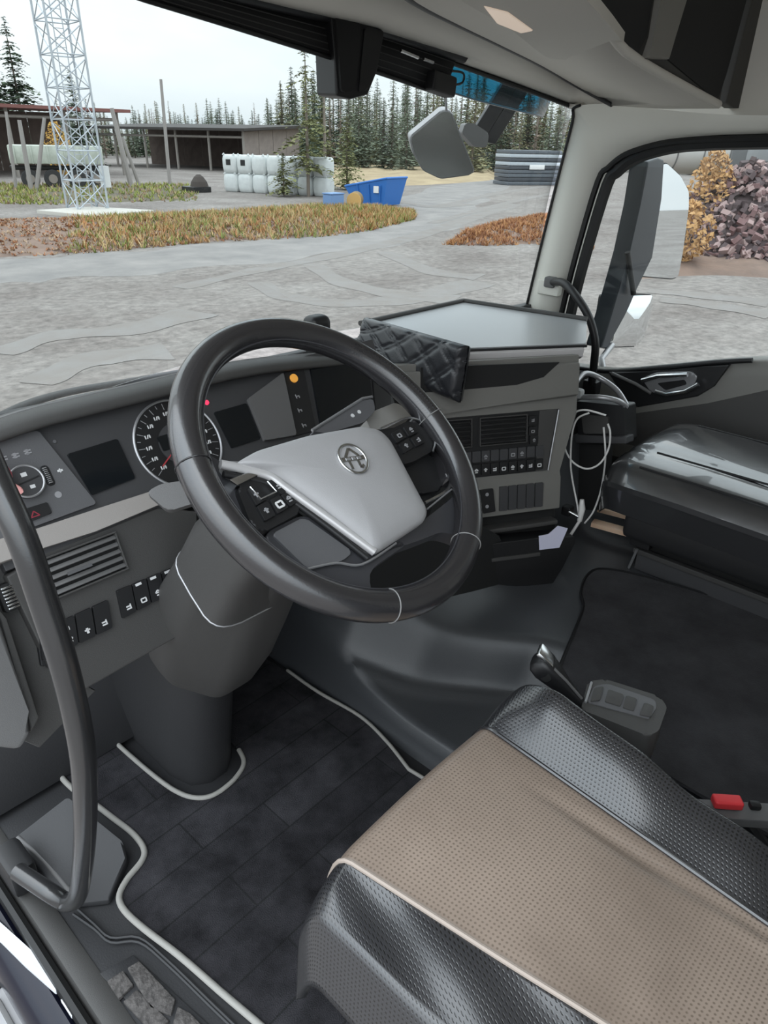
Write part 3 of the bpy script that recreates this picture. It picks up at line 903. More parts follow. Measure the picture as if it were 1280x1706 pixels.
# centre pad
hub = trace([(388, 773), (425, 752), (510, 727), (600, 711), (632, 716), (650, 733), (713, 852), (709, 868), (634, 917), (622, 916), (540, 850), (470, 800), (440, 785)], 0.0)
hub_o = rounded(hub, 0.010, 3)
HUB = domed('centre_pad', hub_o, [(0.97, -0.045), (1.0, -0.02), (1.0, -0.004), (0.985, 0.002), (0.94, 0.006), (0.80, 0.011), (0.55, 0.0145), (0.25, 0.016)], M['hub'], SW)
# pale bezel along the lower left edge of the pad
edge = trace([(366, 775), (440, 792), (475, 815), (545, 865), (622, 921)], -0.004)
tube('pad_bezel', spline([WF.p(u, v, -0.002) for u, v in edge], 6), 0.0055, mat('pale_silver_bezel', (0.60, 0.59, 0.59), 0.3, metal=0.3), SW, 8)
tube('pad_gap', spline([WF.p(u, v, -0.006) for u, v in trace([(372, 790), (440, 803), (470, 823), (540, 873), (612, 930)], -0.006)], 6), 0.004, M['black'], SW, 8)
# emblem: ring, slanted bar with a plate
eu, ev = WF.uv(588, 765, 0.0165)
EF = Frame(WF.p(eu, ev, 0.0155), WF.u*math.cos(0.26)-WF.v*math.sin(0.26), WF.n)
er_ = 0.0205
emb = disc('emblem', EF, 0, 0, er_, -0.001, 0.0012, M['hub'], HUB, n=40, bevel=0.0005)
tube('emblem_ring', ring_pts(EF, 0, 0, er_, 0.0015, 48), 0.0022, M['chrome'], emb, 8, True)
glyph('emblem_bar', EF, [(-0.019, 0.0, 0.019, 0.0, 0.006)], 0.0022, M['chrome'], emb)
glyph('emblem_strokes', EF, [(-0.011, 0.003, 0.0, 0.015, 0.004), (0.011, 0.003, 0.0, 0.015, 0.004), (-0.008, -0.003, -0.008, -0.014, 0.004), (0.006, -0.003, 0.006, -0.014, 0.004), (0.006, -0.014, 0.012, -0.010, 0.0035)], 0.002, M['chrome'], emb)
glyph('emblem_plate', EF, [(-0.012, 0.0, -0.005, 0.0, 0.0034), (-0.002, 0.0, 0.003, 0.0, 0.0034), (0.006, 0, 0.012, 0, 0.0034)], 0.0028, M['satin'], emb)

# left button pad
lp_ = trace([(396, 812), (432, 780), (462, 792), (504, 832), (503, 852), (440, 886), (420, 872)], -0.002)
LP = plate('button_pad', WF, rounded(lp_, 0.006), -0.04, -0.004, M['black'], SW, bevel=0.004)
plate('pad_top_bezel', WF, trace([(380, 800), (440, 776), (452, 782), (395, 810)], -0.002), -0.03, 0.0, M['chrome'], SW, bevel=0.002)
plate('spoke_bezel', WF, rounded(trace([(360, 778), (378, 768), (448, 770), (470, 786), (440, 790), (388, 800), (375, 800)], -0.012), 0.006), -0.04, -0.012, M['satin'], SW, bevel=0.003)
plate('spoke_window', WF, rounded(trace([(392, 780), (436, 778), (440, 786), (398, 796)], -0.010), 0.003), -0.02, -0.0105, M['gloss_spoke'], SW, bevel=0.001)
def pad_button(px4, par, k, white=False, h=0.0):
    b = plate('pad_button', WF, rounded(trace(px4, h), 0.002, 2), h-0.004, h, M['black'], par, bevel=0.001)
    q = trace(px4, h)
    cu = sum(a for a, c in q)/4; cv = sum(c for a, c in q)/4
    icon(WF, cu, cv, h+0.0006, b, k, 0.8 if not white else 1.1, M['white_print'] if white else M['grey_print'])
pad_button([(412, 815), (425, 809), (444, 832), (428, 842)], LP, 3)
pad_button([(428, 843), (446, 834), (460, 858), (442, 868)], LP, 3)
pad_button([(450, 832), (466, 824), (482, 845), (463, 856)], LP, 1, True)
pad_button([(448, 800), (462, 795), (478, 820), (470, 824)], LP, 0)
pad_button([(468, 824), (478, 820), (496, 836), (484, 844)], LP, 2)
dd = trace([(420, 812), (443, 805), (455, 818), (435, 830)], 0.0)
tube('pad_silver_frame', [WF.p(u, v, 0.001) for u, v in trace([(416, 812), (434, 832), (460, 820), (445, 803)], 0.0)], 0.0012, M['chrome'], LP, 6)
# right button pad
rp_ = trace([(636, 722), (680, 700), (704, 706), (724, 732), (722, 750), (690, 768), (672, 772), (652, 752)], -0.004)
RP = plate('button_pad', WF, rounded(rp_, 0.006), -0.04, -0.006, M['black'], SW, bevel=0.004)
pad_button([(652, 722), (668, 713), (678, 728), (662, 738)], RP, 1, False, -0.002)
pad_button([(672, 711), (688, 706), (698, 720), (682, 727)], RP, 2, False, -0.002)
pad_button([(664, 740), (680, 730), (690, 745), (674, 755)], RP, 3, False, -0.002)
pad_button([(684, 729), (700, 722), (710, 736), (694, 744)], RP, 0, False, -0.002)
tube('pad_silver_frame', spline([WF.p(u, v, -0.003) for u, v in trace([(634, 714), (676, 697), (704, 703), (724, 728), (722, 752)], -0.003)], 5), 0.0014, M['chrome'], RP, 6)
plate('pad_lower_block', WF, rounded(trace([(662, 772), (722, 755), (742, 790), (738, 815), (700, 822), (680, 800)], -0.02), 0.008), -0.05, -0.022, M['black'], SW, bevel=0.004)
# spokes
plate('spoke', WF, rounded(trace([(300, 770), (330, 745), (372, 772), (398, 812), (420, 872), (372, 880), (330, 830)], -0.012), 0.01), -0.03, -0.012, M['gloss_spoke'], SW, bevel=0.006)
plate('spoke', WF, rounded(trace([(690, 690), (722, 676), (760, 752), (768, 800), (744, 800), (726, 735)], -0.010), 0.01), -0.03, -0.008, M['leather'], SW, bevel=0.006)
sl = plate('spoke', WF, rounded(trace([(438, 890), (506, 856), (540, 872), (612, 926), (668, 900), (676, 908), (622, 945), (612, 968), (628, 1000), (560, 1000), (500, 960)], -0.012), 0.012), -0.035, -0.012, M['gloss_spoke'], SW, bevel=0.005)
plate('spoke_inlay', WF, rounded(trace([(452, 890), (506, 862), (588, 920), (570, 935), (512, 948)], -0.010), 0.006), -0.02, -0.009, M['panel'], SW, bevel=0.003)
plate('spoke', WF, rounded(trace([(676, 908), (634, 922), (712, 862), (748, 834), (782, 800), (800, 860), (790, 908), (760, 892), (735, 886), (700, 900)], -0.012), 0.010), -0.035, -0.012, M['gloss_spoke'], SW, bevel=0.005)
tube('spoke_edge', spline([WF.p(u, v, -0.010) for u, v in trace([(708, 838), (735, 824), (749, 812), (752, 800)], -0.010)], 5), 0.0026, M['chrome'], SW, 6)
tube('spoke_edge', [WF.p(u, v, -0.008) for u, v in trace([(712, 848), (764, 806)], -0.008)], 0.0012, M['satin'], SW, 6)
tube('spoke_edge', spline([WF.p(u, v, -0.008) for u, v in trace([(512, 948), (560, 938), (604, 940), (660, 905)], -0.008)], 5), 0.0016, M['satin'], SW, 6)

# ================================================================== steering column
SCL = thing('steering_column', (0.56, 1.03, 0.0), 'dark grey steering column shroud rising from the floor to the wheel', 'steering column')
def rr_ring(c, ax, w, a, b, e=0.45, n=28):
    out = []
    for k in range(n):
        t = 2*math.pi*k/n
        cx, sx = math.cos(t), math.sin(t)
        out.append(c + ax*(a*math.copysign(abs(cx)**e, cx)) + w*(b*math.copysign(abs(sx)**e, sx)))
    return out
X1 = Vector((1, 0, 0))
secs = [((0.56, 0.64, 0.87), 0.060, 0.050), ((0.56, 0.72, 0.785), 0.075, 0.062), ((0.558, 0.79, 0.70), 0.092, 0.070), ((0.555, 0.85, 0.60), 0.106, 0.078), ((0.555, 0.90, 0.50), 0.104, 0.080), ((0.558, 0.945, 0.42), 0.088, 0.076), ((0.56, 0.965, 0.385), 0.072, 0.066)]
bm = bmesh.new()
rs = []
for i, (c, a, b) in enumerate(secs):
    c = Vector(c)
    t = (Vector(secs[min(i+1, len(secs)-1)][0]) - Vector(secs[max(i-1, 0)][0])).normalized()
    w = t.cross(X1).normalized()
    sec_ = rounded([(-1, -1), (1, -1), (1, 0.25), (0.72, 1), (-0.15, 1), (-1, -0.1)], 0.28, 4)
    rs.append([c+X1*(a*p_)+w*(b*q_) for p_, q_ in sec_])
bm_loft(bm, rs)
finish('shroud', bm, 'dash', SCL, smooth=50)
# upper half shell with the pale seam edge
bm = bmesh.new()
rs = []
for c, a, b in [((0.56, 0.66, 0.885), 0.072, 0.052), ((0.56, 0.70, 0.83), 0.082, 0.060), ((0.56, 0.76, 0.76), 0.094, 0.070), ((0.557, 0.80, 0.69), 0.100, 0.074)]:
    rs.append(rr_ring(Vector(c), X1, Vector((0, 0.76, 0.65)), a, b))
bm_loft(bm, rs)
finish('shroud_collar', bm, 'dash', SCL, smooth=50)
tube('shroud_seam', rs[-1], 0.0016, M['satin'], SCL, 6, True)
q = on(451, 1052, 'y', 0.83)
disc('shroud_screw', Frame(q, (1, 0, 0), (0.3, -1, 0.1)), 0, 0, 0.004, -0.003, 0.002, M['dash_mid'], SCL, 12, 0)
bm = bmesh.new()
def bp_(s, dy, z):
    return [(0.598+(x-0.598)*s, y+dy, z) for x, y in [(0.53, 1.46), (0.528, 1.10), (0.545, 1.04), (0.58, 1.015), (0.625, 1.015), (0.655, 1.04), (0.668, 1.09), (0.668, 1.46)]]
bm_loft(bm, [bp_(1.0, 0.02, 0.0), bp_(0.98, 0.0, 0.12), bp_(0.93, -0.035, 0.30), bp_(0.90, -0.05, 0.42)])
finish('lower_boot', bm, 'rubber', SCL, smooth=45)
# stalks
st_ = Frame(onp(590, 690, WF.p(0, 0, -0.06), WF.n), WF.u, WF.n)
q4 = WF.uvs([(520, 718), (600, 668), (622, 664), (626, 684), (606, 704), (545, 722)], -0.045)
stk = plate('gear_stalk', WF, rounded(q4, 0.006), -0.062, -0.045, M['panel'], SCL, bevel=0.004)
tube('stalk_edge', [WF.p(u, v, -0.044) for u, v in WF.uvs([(520, 717), (604, 664), (620, 661)], -0.044)], 0.0022, M['satin'], stk, 6)
for px in (588, 599):
    u, v = WF.uv(px, 692-(px-588)*0.55, -0.044)
    disc('stalk_dot', WF, u, v, 0.003, -0.046, -0.0438, M['white_print'], stk, 14, 0)
plate('stalk_sleeve', WF, rounded(WF.uvs([(610, 690), (660, 670), (690, 690), (640, 715), (616, 715)], -0.06), 0.006), -0.085, -0.06, mat('pale_taupe_plastic', (0.33, 0.32, 0.30), 0.5), SCL, bevel=0.006)
q4 = [on(245, 822, 'y', 0.86), on(300, 800, 'y', 0.80), on(320, 812, 'y', 0.78), on(318, 838, 'y', 0.78), on(278, 850, 'y', 0.85)]
FS = Frame((q4[0]+q4[2])/2, (1, -0.9, 0.1), (-0.5, -0.8, 0.75))
plate('wiper_stalk', FS, rounded(FS.uvs([(243, 820), (268, 806), (310, 800), (345, 815), (330, 836), (280, 852)], 0.0), 0.008), -0.02, 0.0, M['dash_mid'], SCL, bevel=0.006)

# ================================================================== grab handle beside the open door
GH = thing('grab_handle', (0.2, 1.05, 0.08), 'long black curved grab handle standing by the open driver door', 'grab handle')
hp = [(0.205, 1.22, 1.30), (0.215, 1.02, 1.22), (0.222, 0.83, 1.08), on(0, 815, 'x', 0.22), on(38, 900, 'x', 0.22), on(72, 1000, 'x', 0.22), on(110, 1120, 'x', 0.22), on(136, 1240, 'x', 0.22), on(142, 1330, 'x', 0.22), on(140, 1420, 'x', 0.22), on(130, 1490, 'x', 0.218), on(112, 1503, 'x', 0.212), on(80, 1485, 'z', 0.095), on(30, 1452, 'z', 0.09)]
tube('bar', spline(hp, 7), 0.0158, mat('black_handle_rubber', (0.027, 0.027, 0.028), 0.22, bump=(500, 0.05), spec=1.0), GH, 18)
ends = on(35, 1455, 'z', 0.05)
box('foot', ends+Vector((0, 0.02, 0.0)), (0.05, 0.09, 0.07), M['black'], GH, bevel=0.012)
# ================================================================== driver seat
DS = thing('driver_seat', (0.57, 0.0, 0.0), 'black perforated leather driver seat with a worn beige centre panel', 'seat')
XL, XA, XB, XR = 0.305, 0.392, 0.695, 0.838
def xa_(y):
    return XA + 0.20*max(0.0, 0.41-y)
YF = 0.455
def seat_z(x, y):
    s = 0.522 - 0.085*(0.42-y)
    A0 = xa_(y)
    if A0 <= x <= XB:
        t = (x-A0)/(XB-A0)
        s += 0.008*math.sin(math.pi*t) - 0.014*sstep(0.25, -0.1, y)*math.sin(math.pi*t)
    elif x > XB:
        t = (x-XB)/(XR-XB)
        s += 0.062*math.sin(math.pi*min(1, t)*0.72)**1.1*sstep(0.50, 0.33, y)*(1-0.42*sstep(0.30, 0.12, y)-0.36*sstep(0.12, -0.06, y)) - 0.19*sstep(0.56, 1.06, t)
        s += 0.004*math.sin(t*math.pi)*math.sin(y*40)
    else:
        t = (A0-x)/(A0-XL)
        s += -0.020*t - 0.085*sstep(0.70, 1.06, t) + 0.004*math.sin(t*6)*math.sin(y*30+t*3)
    yf = YF - 0.10*max(0, (XA+0.03-x)/(XA+0.03-XL))**2*0.5 - 0.05*max(0, (x-0.74)/0.10)**2
    f = max(0.0, (y-(yf-0.06))/0.06)
    if f > 0:
        s -= 0.17*f**2.6*(1-0.5*sstep(XA, XL+0.02, x))
    # creases
    s += 0.004*math.exp(-((x-0.655-(0.3-y)*0.05)/0.012)**2)*sstep(0.32, 0.2, y)*math.sin((y+0.1)*18)
    s += 0.003*math.exp(-((x-0.455)/0.02)**2)*sstep(0.25, 0.1, y)
    if A0 < x < XB:
        s += 0.005*math.exp(-((y-0.07-0.35*(x-0.52)**2*8)/0.022)**2)*math.exp(-((x-0.52)/0.06)**2)
        s -= 0.004*math.exp(-((x-0.66+0.10*(y-0.2))/0.010)**2)*sstep(0.33, 0.25, y)
    return s
def seat_edge(x):
    return YF - 0.05*max(0, (XA+0.03-x)/(XA+0.03-XL))**2 - 0.05*max(0, (x-0.74)/0.10)**2
def seat_patch(name, x0, x1, nx, m):
    bm = bmesh.new()
    ny = 80
    yr = -0.30
    g = []
    for i in range(nx+1):
        xq = x0+(x1-x0)*i/nx
        yf = seat_edge(xq)
        row = []
        for j in range(ny+1):
            t = j/ny
            y = yf - (yf-yr)*t**1.35
            if x1 == XA:
                x = x0+(xa_(y)-x0)*i/nx
            elif x0 == XA:
                x = xa_(y)+(x1-xa_(y))*i/nx
            else:
                x = xq
            row.append(bm.verts.new((x, y, seat_z(x, y))))
        g.append(row)
    for i in range(nx):
        for j in range(ny):
            bm.faces.new((g[i][j], g[i+1][j], g[i+1][j+1], g[i][j+1]))
    uvl = bm.loops.layers.uv.new('UVMap')
    su = {}
    for j in range(ny+1):
        acc = x0
        for i in range(nx+1):
            if i: acc += (g[i][j].co-g[i-1][j].co).length
            su[g[i][j]] = [acc, 0]
    for i in range(nx+1):
        acc = 0.0
        for j in range(ny+1):
            if j: acc += (g[i][j].co-g[i][j-1].co).length
            su[g[i][j]][1] = acc
    for f_ in bm.faces:
        for l_ in f_.loops:
            l_[uvl].uv = su[l_.vert]
    o = finish(name, bm, m, DS, smooth=80)
    s = o.modifiers.new('s', 'SOLIDIFY'); s.thickness = 0.012; s.offset = -1
    return o
seat_patch('centre_panel', XA, XB, 40, M['seat_beige'])
seat_patch('bolster', XB, XR, 34, M['seat_black'])
seat_patch('bolster', XL, XA, 26, M['seat_black'])
for nm, x, m in [('seam_piping', XA, mat('dusty_beige_piping', (0.42, 0.35, 0.30), 0.6)), ('seam_piping', XB, M['leather'])]:
    pts = []
    for j in range(60):
        y = seat_edge(x) - (seat_edge(x)+0.28)*(j/59)**1.2
        xx = xa_(y) if x == XA else x
        pts.append((xx, y, seat_z(xx, y)+0.001))
    tube(nm, pts, 0.0032, m, DS, 7)
# body of the cushion below the covers
bm = bmesh.new()
plan = [(0.365, -0.3), (0.365, 0.32), (0.375, 0.385), (0.40, 0.43), (0.55, 0.44), (0.74, 0.43), (0.80, 0.395), (XR-0.01, 0.33), (XR-0.01, -0.3)]
bm_loft(bm, [[(0.57+(x-0.57)*0.93, y-0.03, 0.24) for x, y in plan], [(x, y, 0.30) for x, y in plan], [(x-(0.03 if x < 0.4 else 0), y, 0.35) for x, y in plan], [(x-(0.045 if x < 0.4 else 0), y, 0.385) for x, y in plan]])
finish('cushion_base', bm, 'black', DS, smooth=40)
tube('base_seam', spline([(x+(0.002 if x > 0.57 else -0.002), y+0.002, 0.335) for x, y in plan], 3), 0.003, M['leather'], DS, 6)
box('pedestal', (0.57, -0.02, 0.12), (0.40, 0.62, 0.24), M['black_matte'], DS, bevel=0.02)
# backrest behind the camera's view
bm = bmesh.new()
bm_loft(bm, [rr_ring(Vector((0.57, -0.33-0.10*t, 0.46+0.75*t)), Vector((1, 0, 0)), Vector((0, 1, 0.15)), 0.25-0.04*t, 0.07) for t in (0, 0.1, 0.35, 0.65, 0.9, 1.0)])
finish('backrest', bm, 'seat_black', DS, smooth=60)

# ================================================================== passenger seat
PSN = thing('passenger_seat', (1.93, 0.25, 0.2), 'glossy black leather passenger seat with stitched panels by the far door', 'seat')
def pax_ring(y, k, sz):
    out = []
    xa, xb = 1.665, 2.19
    for i in range(25):
        t = i/24
        x = xa+(xb-xa)*t
        z = 0.495 + 0.06*(1-math.exp(-t/0.05)) + 0.016*math.sin(math.pi*t)*k - 0.03*sstep(0.9, 1.0, t) - 0.006*math.exp(-((t-0.3)/0.03)**2)
        out.append(Vector((1.93+(x-1.93)*sz, y, z)))
    for t in (0.0, 0.5, 1.0):
        out.append(Vector((1.93+(xb-0.01*t-1.93)*sz, y, 0.51-0.09*t)))
    for t in (0.0, 0.5, 1.0):
        out.append(Vector((1.93+(xa+0.02*(1-t)-1.93)*sz, y, 0.42+0.09*t)))
    return out
bm = bmesh.new()
bm_loft(bm, [[p+Vector((0, 0, d)) for p in pax_ring(y, k, s)] for y, k, s, d in [(0.735, 0.35, 0.80, -0.045), (0.725, 0.55, 0.88, -0.02), (0.695, 0.85, 0.96, -0.004), (0.65, 1.0, 1.0, 0), (0.5, 1.02, 1.0, 0), (0.3, 0.95, 1.0, -0.005), (0.1, 0.9, 1.0, -0.01), (-0.15, 0.9, 1.0, -0.01)]])
cu = finish('cushion', bm, 'pax_leather', PSN, smooth=60)
def pax_top(t, y):
    x = 1.665+0.525*t
    k = 1.0 if y > 0.3 else 0.95
    return Vector((x, y, 0.495 + 0.06*(1-math.exp(-t/0.05)) + 0.016*math.sin(math.pi*t)*k - 0.006*math.exp(-((t-0.3)/0.03)**2)+0.001 - (0.005 if y <= 0.3 else 0)))
for t in (0.10, 0.30, 0.86):
    tube('seam_piping', [pax_top(t, y/100) for y in range(64, -10, -6)], 0.003, M['black'], cu, 6)
box('seat_pan', (1.935, 0.25, 0.39), (0.48, 0.80, 0.09), M['black'], PSN, bevel=0.02)
box('pedestal', (1.97, 0.22, 0.29), (0.30, 0.84, 0.18), M['black_matte'], PSN, bevel=0.01)
box('slide_rail', (1.80, 0.24, 0.335), (0.03, 0.80, 0.03), M['dash'], PSN, bevel=0.004)
box('slide_rail', (1.805, 0.24, 0.265), (0.02, 0.80, 0.016), M['dash'], PSN, bevel=0.003)
box('side_skirt', (1.815, 0.20, 0.232), (0.02, 0.86, 0.062), M['panel_dark'], PSN, bevel=0.004)
KF = Frame(on(1195, 893, 'x', 1.78), (0, -1, 0), (-1, 0, 0.05))
kb = disc('recline_knob', KF, 0, 0, 0.019, -0.02, 0.015, M['dash'], PSN, 20, 0.003)
glyph('knob_mark', KF, [(-0.007, -0.004, 0.007, 0.004, 0.003), (-0.005, 0.006, 0.006, 0.008, 0.003)], 0.0155, M['grey_print'], kb)
q = on(1073, 895, 'x', 1.76)
box('front_bracket', q, (0.05, 0.06, 0.05), M['black'], PSN, bevel=0.006)
tube('bracket_wire', [on(1062, 860, 'x', 1.72), on(1072, 880, 'x', 1.74), on(1068, 905, 'x', 1.75)], 0.004, M['dash'], PSN, 6)
tube('floor_strut', [on(1062, 915, 'x', 1.79), on(1048, 946, 'x', 1.80)], 0.004, M['satin'], PSN, 6)
bm = bmesh.new()
bm_loft(bm, [rr_ring(Vector((1.93, -0.15-0.10*t, 0.55+0.75*t)), Vector((1, 0, 0)), Vector((0, 1, 0.15)), 0.25-0.04*t, 0.07) for t in (0, 0.1, 0.35, 0.65, 0.9, 1.0)])
finish('backrest', bm, 'pax_leather', PSN, smooth=60)

# ================================================================== gear selector beside the driver seat
GS = thing('gear_selector', (0.90, 0.25, 0.2), 'black gear selector lever with silver cap on a console beside the driver seat', 'gear lever')
ZG = 0.50
cpx = [(980, 1135), (1008, 1131), (1100, 1160), (1112, 1178), (1098, 1218), (1080, 1226), (968, 1182)]
cs = [on(x, y, 'z', ZG) for x, y in cpx]
uv2 = rounded([(p.x, p.y) for p in cs], 0.008)
bm = bmesh.new()
bm_prism(bm, [(x, y, ZG-0.055) for x, y in uv2], [(x, y, ZG) for x, y in uv2], 0.005)
con = finish('console', bm, 'dash', GS, wn=True)
cen = sum(cs, Vector())/len(cs)
bm = bmesh.new()
i4 = [(990, 1143), (1012, 1139), (1092, 1166), (1094, 1180), (1082, 1198), (978, 1170)]
ii = rounded([(on(x, y, 'z', ZG+0.001).x, on(x, y, 'z', ZG+0.001).y) for x, y in i4], 0.006)
bm_prism(bm, [(x, y, ZG-0.004) for x, y in ii], [(x, y, ZG+0.0015) for x, y in ii], 0.001)
tp_ = finish('console_top', bm, 'panel', con)
for quad in [[(990, 1146), (1006, 1143), (1000, 1166), (984, 1168)], [(1014, 1148), (1040, 1157), (1034, 1176), (1008, 1168)], [(1044, 1158), (1062, 1164), (1056, 1184), (1038, 1178)], [(1074, 1170), (1090, 1176), (1085, 1194), (1066, 1190)]]:
    qq = rounded([(on(x, y, 'z', ZG+0.004).x, on(x, y, 'z', ZG+0.004).y) for x, y in quad], 0.003)
    bm = bmesh.new()
    bm_prism(bm, [(x, y, ZG) for x, y in qq], [(x, y, ZG+0.004) for x, y in qq], 0.001)
    finish('console_button', bm, 'dash', con)
tube('console_edge', [on(986, 1137, 'z', ZG+0.002), on(976, 1170, 'z', ZG+0.002)], 0.0022, M['satin'], con, 6)
tube('console_edge', [on(968, 1184, 'z', ZG-0.006), on(1020, 1203, 'z', ZG-0.006), on(1082, 1222, 'z', ZG-0.006)], 0.003, M['satin'], con, 6)
l0 = on(968, 1172, 'z', 0.49); l1 = on(898, 1100, 'z', 0.555)
ax = (l1-l0).normalized()
sd = ax.cross(Vector((0, 0, 1))).normalized(); up = sd.cross(ax)
bm = bmesh.new()
bm_loft(bm, [rr_ring(l0+ax*t*(l1-l0).length, sd, up, a, b, 0.6, 20) for t, a, b in [(-0.1, 0.008, 0.008), (0.0, 0.010, 0.010), (0.4, 0.013, 0.013), (0.62, 0.018, 0.017), (0.85, 0.022, 0.02), (1.0, 0.021, 0.018), (1.06, 0.016, 0.012)]])
lv = finish('lever', bm, 'black', GS, smooth=50)
bm = bmesh.new()
cp = l1 + up*0.016
bm_box(bm, cp, (0.030, 0.034, 0.010), Matrix((sd, ax, up)).transposed(), 0.004)
finish('silver_cap', bm, 'chrome', lv, label='polished silver cap')
disc('lever_button', Frame(l0.lerp(l1, 0.78)-sd*0.019, ax, -sd), 0, 0, 0.009, -0.004, 0.002, M['black_matte'], lv, 18, 0.001)
tube('lever_edge', [l0.lerp(l1, 0.1)+up*0.012-sd*0.006, l0.lerp(l1, 0.5)+up*0.016-sd*0.008, l0.lerp(l1, 0.8)+up*0.018-sd*0.012], 0.0025, M['dash_mid'], lv, 6)
box('selector_stand', (0.915, 0.28, 0.32), (0.05, 0.10, 0.25), M['black_matte'], GS, bevel=0.008)

# seat-belt buckle between the seats
BK = thing('seat_belt_buckle', (1.0, 0.10, 0.2), 'grey seat belt buckle with a bright red release button', 'buckle')
b0, b1 = on(1160, 1343, 'z', 0.36), on(1300, 1352, 'z', 0.36)
ax = (b1-b0).normalized(); sd = Vector((0, 0, 1)).cross(ax).normalized()
rot = Matrix((ax, sd, Vector((0, 0, 1)))).transposed()
bm = bmesh.new(); bm_box(bm, b0.lerp(b1, 0.5)+Vector((0, 0, -0.012)), ((b1-b0).length, 0.036, 0.020), rot, 0.003)
bk = finish('buckle_body', bm, 'dash_mid', BK, wn=True)
r0 = on(1212, 1336, 'z', 0.37)
bm = bmesh.new(); bm_box(bm, r0, (0.046, 0.021, 0.016), rot, 0.004, 3)
finish('release_button', bm, 'red', bk, wn=True)
bm = bmesh.new(); bm_box(bm, on(1258, 1342, 'z', 0.37), (0.018, 0.014, 0.012), rot, 0.004)
finish('latch_tongue', bm, 'black', bk)
bm = bmesh.new(); bm_tube(bm, [b0.lerp(b1, 0.6)+Vector((0, 0, -0.02)), b0.lerp(b1, 0.8)+Vector((0.02, -0.02, -0.09)), b0.lerp(b1, 0.9)+Vector((0.03, -0.05, -0.165))], 0.012, 8)
finish('buckle_stalk', bm, 'black', BK)

# ================================================================== floor mats
def zmat(px, z):
    p = on(px[0], px[1], 'z', z)
    return Vector((p.x, p.y, z))
M['mat_pattern'] = mat('black_carpet_with_strip_pattern', (0.030, 0.029, 0.031), 0.95, spec=0.15)
t = M['mat_pattern'].node_tree; b = t.nodes['Principled BSDF']
tcn = t.nodes.new('ShaderNodeTexCoord')
br = t.nodes.new('ShaderNodeTexBrick'); br.inputs['Scale'].default_value = 1.0
br.inputs['Brick Width'].default_value = 0.42; br.inputs['Row Height'].default_value = 0.088; br.offset = 0.37
br.inputs['Mortar Size'].default_value = 0.0022; br.inputs['Mortar Smooth'].default_value = 0.4
br.inputs['Color1'].default_value = (0.036, 0.035, 0.039, 1); br.inputs['Color2'].default_value = (0.026, 0.025, 0.028, 1); br.inputs['Mortar'].default_value = (0.018, 0.018, 0.019, 1)
nn = t.nodes.new('ShaderNodeTexNoise'); nn.inputs['Scale'].default_value = 9; nn.inputs['Detail'].default_value = 7; nn.inputs['Roughness'].default_value = 0.65
rr = t.nodes.new('ShaderNodeMapRange'); rr.inputs['From Min'].default_value = 0.3; rr.inputs['From Max'].default_value = 0.7; rr.inputs['To Min'].default_value = 0.35; rr.inputs['To Max'].default_value = 1.7
mm = t.nodes.new('ShaderNodeMix'); mm.data_type = 'RGBA'; mm.blend_type = 'MULTIPLY'; mm.inputs['Factor'].default_value = 1
bp2 = t.nodes.new('ShaderNodeBump'); bp2.inputs['Strength'].default_value = 0.7; bp2.inputs['Distance'].default_value = 0.003
n3 = t.nodes.new('ShaderNodeTexNoise'); n3.inputs['Scale'].default_value = 420; n3.inputs['Detail'].default_value = 3
t.links.new(tcn.outputs['Object'], br.inputs['Vector']); t.links.new(tcn.outputs['Object'], nn.inputs['Vector']); t.links.new(tcn.outputs['Object'], n3.inputs['Vector'])
t.links.new(nn.outputs['Fac'], rr.inputs['Value']); t.links.new(br.outputs['Color'], mm.inputs['A']); t.links.new(rr.outputs['Result'], mm.inputs['B'])
t.links.new(mm.outputs['Result'], b.inputs['Base Color']); t.links.new(n3.outputs['Fac'], bp2.inputs['Height']); t.links.new(bp2.outputs['Normal'], b.inputs['Normal'])

FM = thing('carpet_mat', (0.6, 0.85, 0.0), 'black carpet floor mat with pale grey piping under the steering wheel', 'floor mat')
Z0 = 0.012
left = [zmat(p, Z0) for p in [(480, 1752), (430, 1706), (370, 1655), (300, 1594), (240, 1548), (208, 1518), (199, 1494), (212, 1466), (236, 1436), (240, 1415), (222, 1390), (190, 1365), (160, 1342), (125, 1318), (102, 1294), (100, 1275), (112, 1255), (128, 1240)]]
inner = [zmat(p, Z0) for p in [(160, 1220), (178, 1225), (215, 1258), (260, 1296), (295, 1320), (325, 1330), (355, 1326), (385, 1305), (403, 1282), (406, 1266), (398, 1250)]]
left_s = spline(left, 5); inner_s = spline(inner, 5)
right = [Vector((0.70, 1.28, Z0)), Vector((0.93, 1.30, Z0))] + spline([zmat(p, Z0+0.03) - Vector((0, 0, 0.03)) for p in [(478, 1104), (530, 1140), (600, 1180), (645, 1222), (682, 1268)]], 5) + [Vector((0.92, 0.62, Z0)), Vector((0.88, 0.50, Z0)), Vector((0.6, 0.46, Z0)), Vector((0.42, 0.44, Z0)), Vector((0.37, 0.46, Z0))]
loop = left_s + inner_s + right
bm = bmesh.new()
top = [bm.verts.new(p) for p in loop]
f = bm.faces.new(top)
r = bmesh.ops.extrude_face_region(bm, geom=[f])
for v in [g_ for g_ in r['geom'] if isinstance(g_, bmesh.types.BMVert)]:
    v.co.z -= 0.010
bmesh.ops.triangulate(bm, faces=[x for x in bm.faces if len(x.verts) > 4])
finish('carpet', bm, 'mat_pattern', FM, smooth=None)
tube('piping', [p+Vector((0, 0, 0.002)) for p in left_s], 0.0062, M['piping'], FM, 8)
tube('piping', [p+Vector((0, 0, 0.002)) for p in inner_s], 0.0055, M['piping'], FM, 8)
